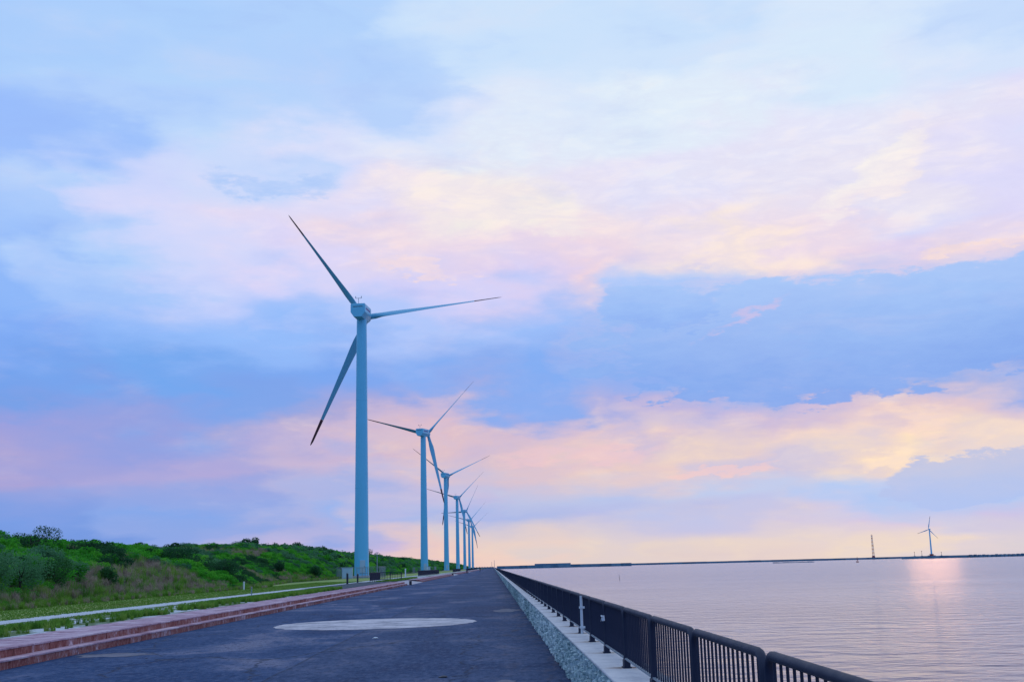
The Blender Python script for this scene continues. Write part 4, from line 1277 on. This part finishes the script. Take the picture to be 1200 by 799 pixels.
def dry_field(X, Y):
    d = toe(Y) - X
    n = fbm(X * 0.10 + 40, Y * 0.045 + 11, 4)
    m = np.where((d < 1.6), n + 0.10, n)
    m = m + 0.24 * np.exp(-((Y - 82) / 10.0) ** 2 - ((d - 3.0) / 3.0) ** 2) + 0.26 * np.exp(-((Y - 163) / 14.0) ** 2 - ((d - 2.6) / 2.6) ** 2) + 0.2 * np.exp(-((Y - 185) / 22.0) ** 2 - ((d - 10) / 2.5) ** 2)
    return m
def dune_points(n, y0, y1, dmax, power=1.0):
    Y = y0 + (y1 - y0) * rng.random(n) ** power
    d = rng.random(n) * dmax + 0.5
    X = toe(Y) - d
    return X, Y, d
# near scrub
X, Y, d = dune_points(17500, 18, 230, 24, 1.15)
df = dry_field(X, Y)
keep = (df < 0.64) & (d > 0.7)
for tk in range(7):
    keep &= ((X - TX) ** 2 + (Y - TY0 - TDY * tk) ** 2) > 16
X, Y, d = X[keep], Y[keep], d[keep]
Z = dune_h(X, Y) - 0.12
kn = fbm(X * 0.16 + 7, Y * 0.13 + 3, 4) + rng.normal(0, 0.05, len(X))
idx = np.where(kn < 0.365, 5 + rng.integers(0, 2, len(X)), np.where(kn > 0.61, 3 + rng.integers(0, 2, len(X)), rng.integers(0, 3, len(X))))
big = (rng.random(len(X)) < 0.10)
sc = (0.42 + 0.5 * rng.random(len(X))) * (0.6 + 0.4 * np.clip(d / 4, 0, 1)) * np.where(big, 1.5, 1.0)
scatter('dune_scrub', 'dense green scrub covering the dune left of the road', 'scrub', np.stack([X, Y, Z], 1), sc, rng.random(len(X)) * 6.28, PROT['g'] + PROT['s'] + PROT['d'], idx)
# far scrub
X, Y, d = dune_points(5200, 230, 1500, 24, 1.6)
keep = np.ones(len(X), bool)
for tk in range(7):
    keep &= ((X - TX) ** 2 + (Y - TY0 - TDY * tk) ** 2) > 25
X, Y, d = X[keep], Y[keep], d[keep]
scatter('distant_scrub', 'far scrub along the dune behind the row of turbines', 'scrub', np.stack([X, Y, dune_h(X, Y) - 0.15], 1), 0.8 + rng.random(len(X)) * 0.9, rng.random(len(X)) * 6.28, PROT['far'])
# dry grass on the slope
X, Y, d = dune_points(16000, 20, 190, 18, 1.1)
keep = dry_field(X, Y) > 0.62
X, Y, d = X[keep], Y[keep], d[keep]
scatter('dry_grass', 'patches of dry pinkish grass on the dune slope', 'dry grass', np.stack([X, Y, dune_h(X, Y) - 0.03], 1), 0.6 + rng.random(len(X)) * 0.7, rng.random(len(X)) * 6.28, PROT['dry'] + PROT['dry'] + PROT['reed'][:1])
# foot-of-dune grass and lawn blades
n = 9000
Y = 16 + 184 * rng.random(n) ** 1.5; X = toe(Y) + 0.9 - rng.random(n) ** 1.5 * 3.5
scatter('dune_foot_grass', 'ragged long grass at the foot of the dune', 'grass', np.stack([X, Y, dune_h(X, Y) * (X < toe(Y)) + ZL * (X >= toe(Y)) - 0.01], 1), 0.25 + rng.random(n) * 0.45, rng.random(n) * 6.28, PROT['reed'] + PROT['grass'] + PROT['dry'][:1])
n = 48000
Y = 16 + 122 * rng.random(n) ** 1.6; X = -20.6 + rng.random(n) * 5.7
scatter('lawn_grass', 'short mown grass between gravel path and dune', 'grass', np.stack([X, Y, np.full(n, ZL)], 1), 0.10 + rng.random(n) * 0.13, rng.random(n) * 6.28, PROT['grass'])
n = 34000
Y = 9 + 158 * rng.random(n) ** 1.6; X = -13.75 + rng.random(n) * 3.1
gd = fbm(X * 0.9 + 4, Y * 0.22 + 2, 4)
keep = ((gd > 0.485) | (rng.random(n) < 0.05)) & (rng.random(n) < 0.7)
keep &= ~((Y > 84) & (Y < 128))
X, Y = X[keep], Y[keep]
scatter('verge_tufts', 'rough grass tufts between brick paving and gravel path', 'grass', np.stack([X, Y, np.full(len(X), ZL)], 1), (0.22 + 0.75 * np.clip((X + 13.3) / 1.8, 0, 1)) * (0.5 + 0.7 * rng.random(len(X))), rng.random(len(X)) * 6.28, PROT['grass'])

# single bushes and trees that stand out from the scrub
def plant(name, cat, label, x, y, h, w, mat, seed, leaf=0.07, n=1500, lobes=7, trunk=0.3, group=None):
    z = float(dune_h(np.array([x]), np.array([y]))[0]) - 0.08
    g = empty(name, (x, y, z))
    v, f = leaf_cloud(n, w, h * (1 - trunk), leaf, seed, lobes)
    v = [(a_, b_, c_ + h * trunk * 0.8) for a_, b_, c_ in v]
    m = MB(); m.v = v; m.f = f
    m.build('crown', mat, g)
    r = random.Random(seed)
    tk = MB()
    top = Vector((r.uniform(-0.1, 0.1) * w, r.uniform(-0.1, 0.1) * w, h * 0.72))
    tk.tube([(0, 0, -0.1), (r.uniform(-0.05, 0.05), r.uniform(-0.05, 0.05), h * 0.3), top], [0.035 * h, 0.028 * h, 0.008 * h], 7)
    for k in range(6):
        a_ = r.uniform(0, 6.28)
        s_ = r.uniform(0.2, 0.5) * h
        tk.tube([(0, 0, s_), (math.cos(a_) * w * 0.3, math.sin(a_) * w * 0.3, s_ + 0.15 * h), (math.cos(a_) * w * 0.55, math.sin(a_) * w * 0.55, s_ + 0.3 * h)], [0.018 * h, 0.012 * h, 0.004 * h], 5)
    tk.build('trunk', 'bark', g, True)
    tag(g, label, cat, group)
    return g
for a_ in [
    ('pine_tree', 'tree', 'dark pine on the dune crest at the left edge of the picture', -37.5, 90, 1.3, 0.8, 'leaf_dark', 21, 0.09),
    ('pine_tree', 'tree', 'small pointed dark pine on the crest left of the ragged one', -36.0, 94, 0.95, 0.4, 'leaf_dark', 22, 0.05),
    ('pine_tree', 'tree', 'ragged wind-blown dark pine breaking the dune skyline at far left', -37.0, 99, 1.0, 0.5, 'leaf_dark', 23, 0.055),
    ('pine_tree', 'tree', 'rounded dark pine on the skyline right of the ragged pine', -37.0, 106, 1.1, 0.9, 'leaf_dark', 24, 0.08),
    ('pine_tree', 'tree', 'low dark pine on the crest above the dry grass patch', -41.0, 138, 1.5, 0.9, 'leaf_dark', 25, 0.09),
    ('pine_tree', 'tree', 'dark pine where the dune skyline starts to drop', -41.0, 152, 1.7, 1.2, 'leaf_dark', 26, 0.10),
    ('pine_tree', 'tree', 'wind-swept dark pine in the dip of the dune skyline', -41.0, 173, 1.9, 1.3, 'leaf_dark', 27, 0.10),
    ('pine_tree', 'tree', 'broad dark pine clump on the skyline midway to the first tower', -43.0, 210, 2.1, 1.8, 'leaf_dark', 28, 0.12),
    ('pine_tree', 'tree', 'dark pine on the skyline, second left of the first tower', -43.0, 262, 2.6, 1.5, 'leaf_dark', 29, 0.12),
    ('pine_tree', 'tree', 'dark pine on the skyline just left of the first tower', -43.0, 292, 2.6, 1.8, 'leaf_dark', 30, 0.12),
    ('pine_tree', 'tree', 'large dark tree clump on the skyline just right of the first tower', -42.0, 386, 4.2, 3.4, 'leaf_dark', 31, 0.16),
    ('bush', 'bush', 'grey-green domed bush at the dune foot in the left corner', -22.6, 57, 1.9, 1.5, 'leaf_grey', 41, 0.05),
    ('bush', 'bush', 'grey-green bush cut by the left edge at the dune foot', -22.8, 54, 2.1, 1.3, 'leaf_grey', 42, 0.05),
    ('bush', 'bush', 'dark rounded bush at the dune foot right of the domed one', -22.6, 61.5, 1.9, 1.3, 'leaf_dark', 43, 0.05),
    ('bush', 'bush', 'dark bush in the middle of the slope below the ragged pine', -30.0, 77, 2.0, 1.9, 'leaf_dark', 44, 0.06),
    ('bush', 'bush', 'small dark bush on the dune foot amid the dry grass', -23.2, 71, 1.2, 0.9, 'leaf_dark', 45, 0.05),
    ('bush', 'bush', 'wide dark bush on the slope right of the dry grass patch', -28.0, 105, 1.7, 2.2, 'leaf_dark', 46, 0.07),
    ('bush', 'bush', 'dark bush at the dune foot behind the white marker post', -23.6, 104, 1.4, 1.6, 'leaf_dark', 47, 0.06),
    ('bush', 'bush', 'small dark bush alone on the pale dry grass near the tower', -29.0, 160, 1.6, 1.1, 'leaf_dark', 48, 0.07),
    ('bush', 'bush', 'dark bush at the dune foot left of the pale cabinet', -27.4, 182, 1.8, 1.3, 'leaf_dark', 49, 0.07)]:
    if a_[0] == 'bush':
        plant(*a_, n=3200, lobes=9, trunk=0.06)
    else:
        plant(*a_)
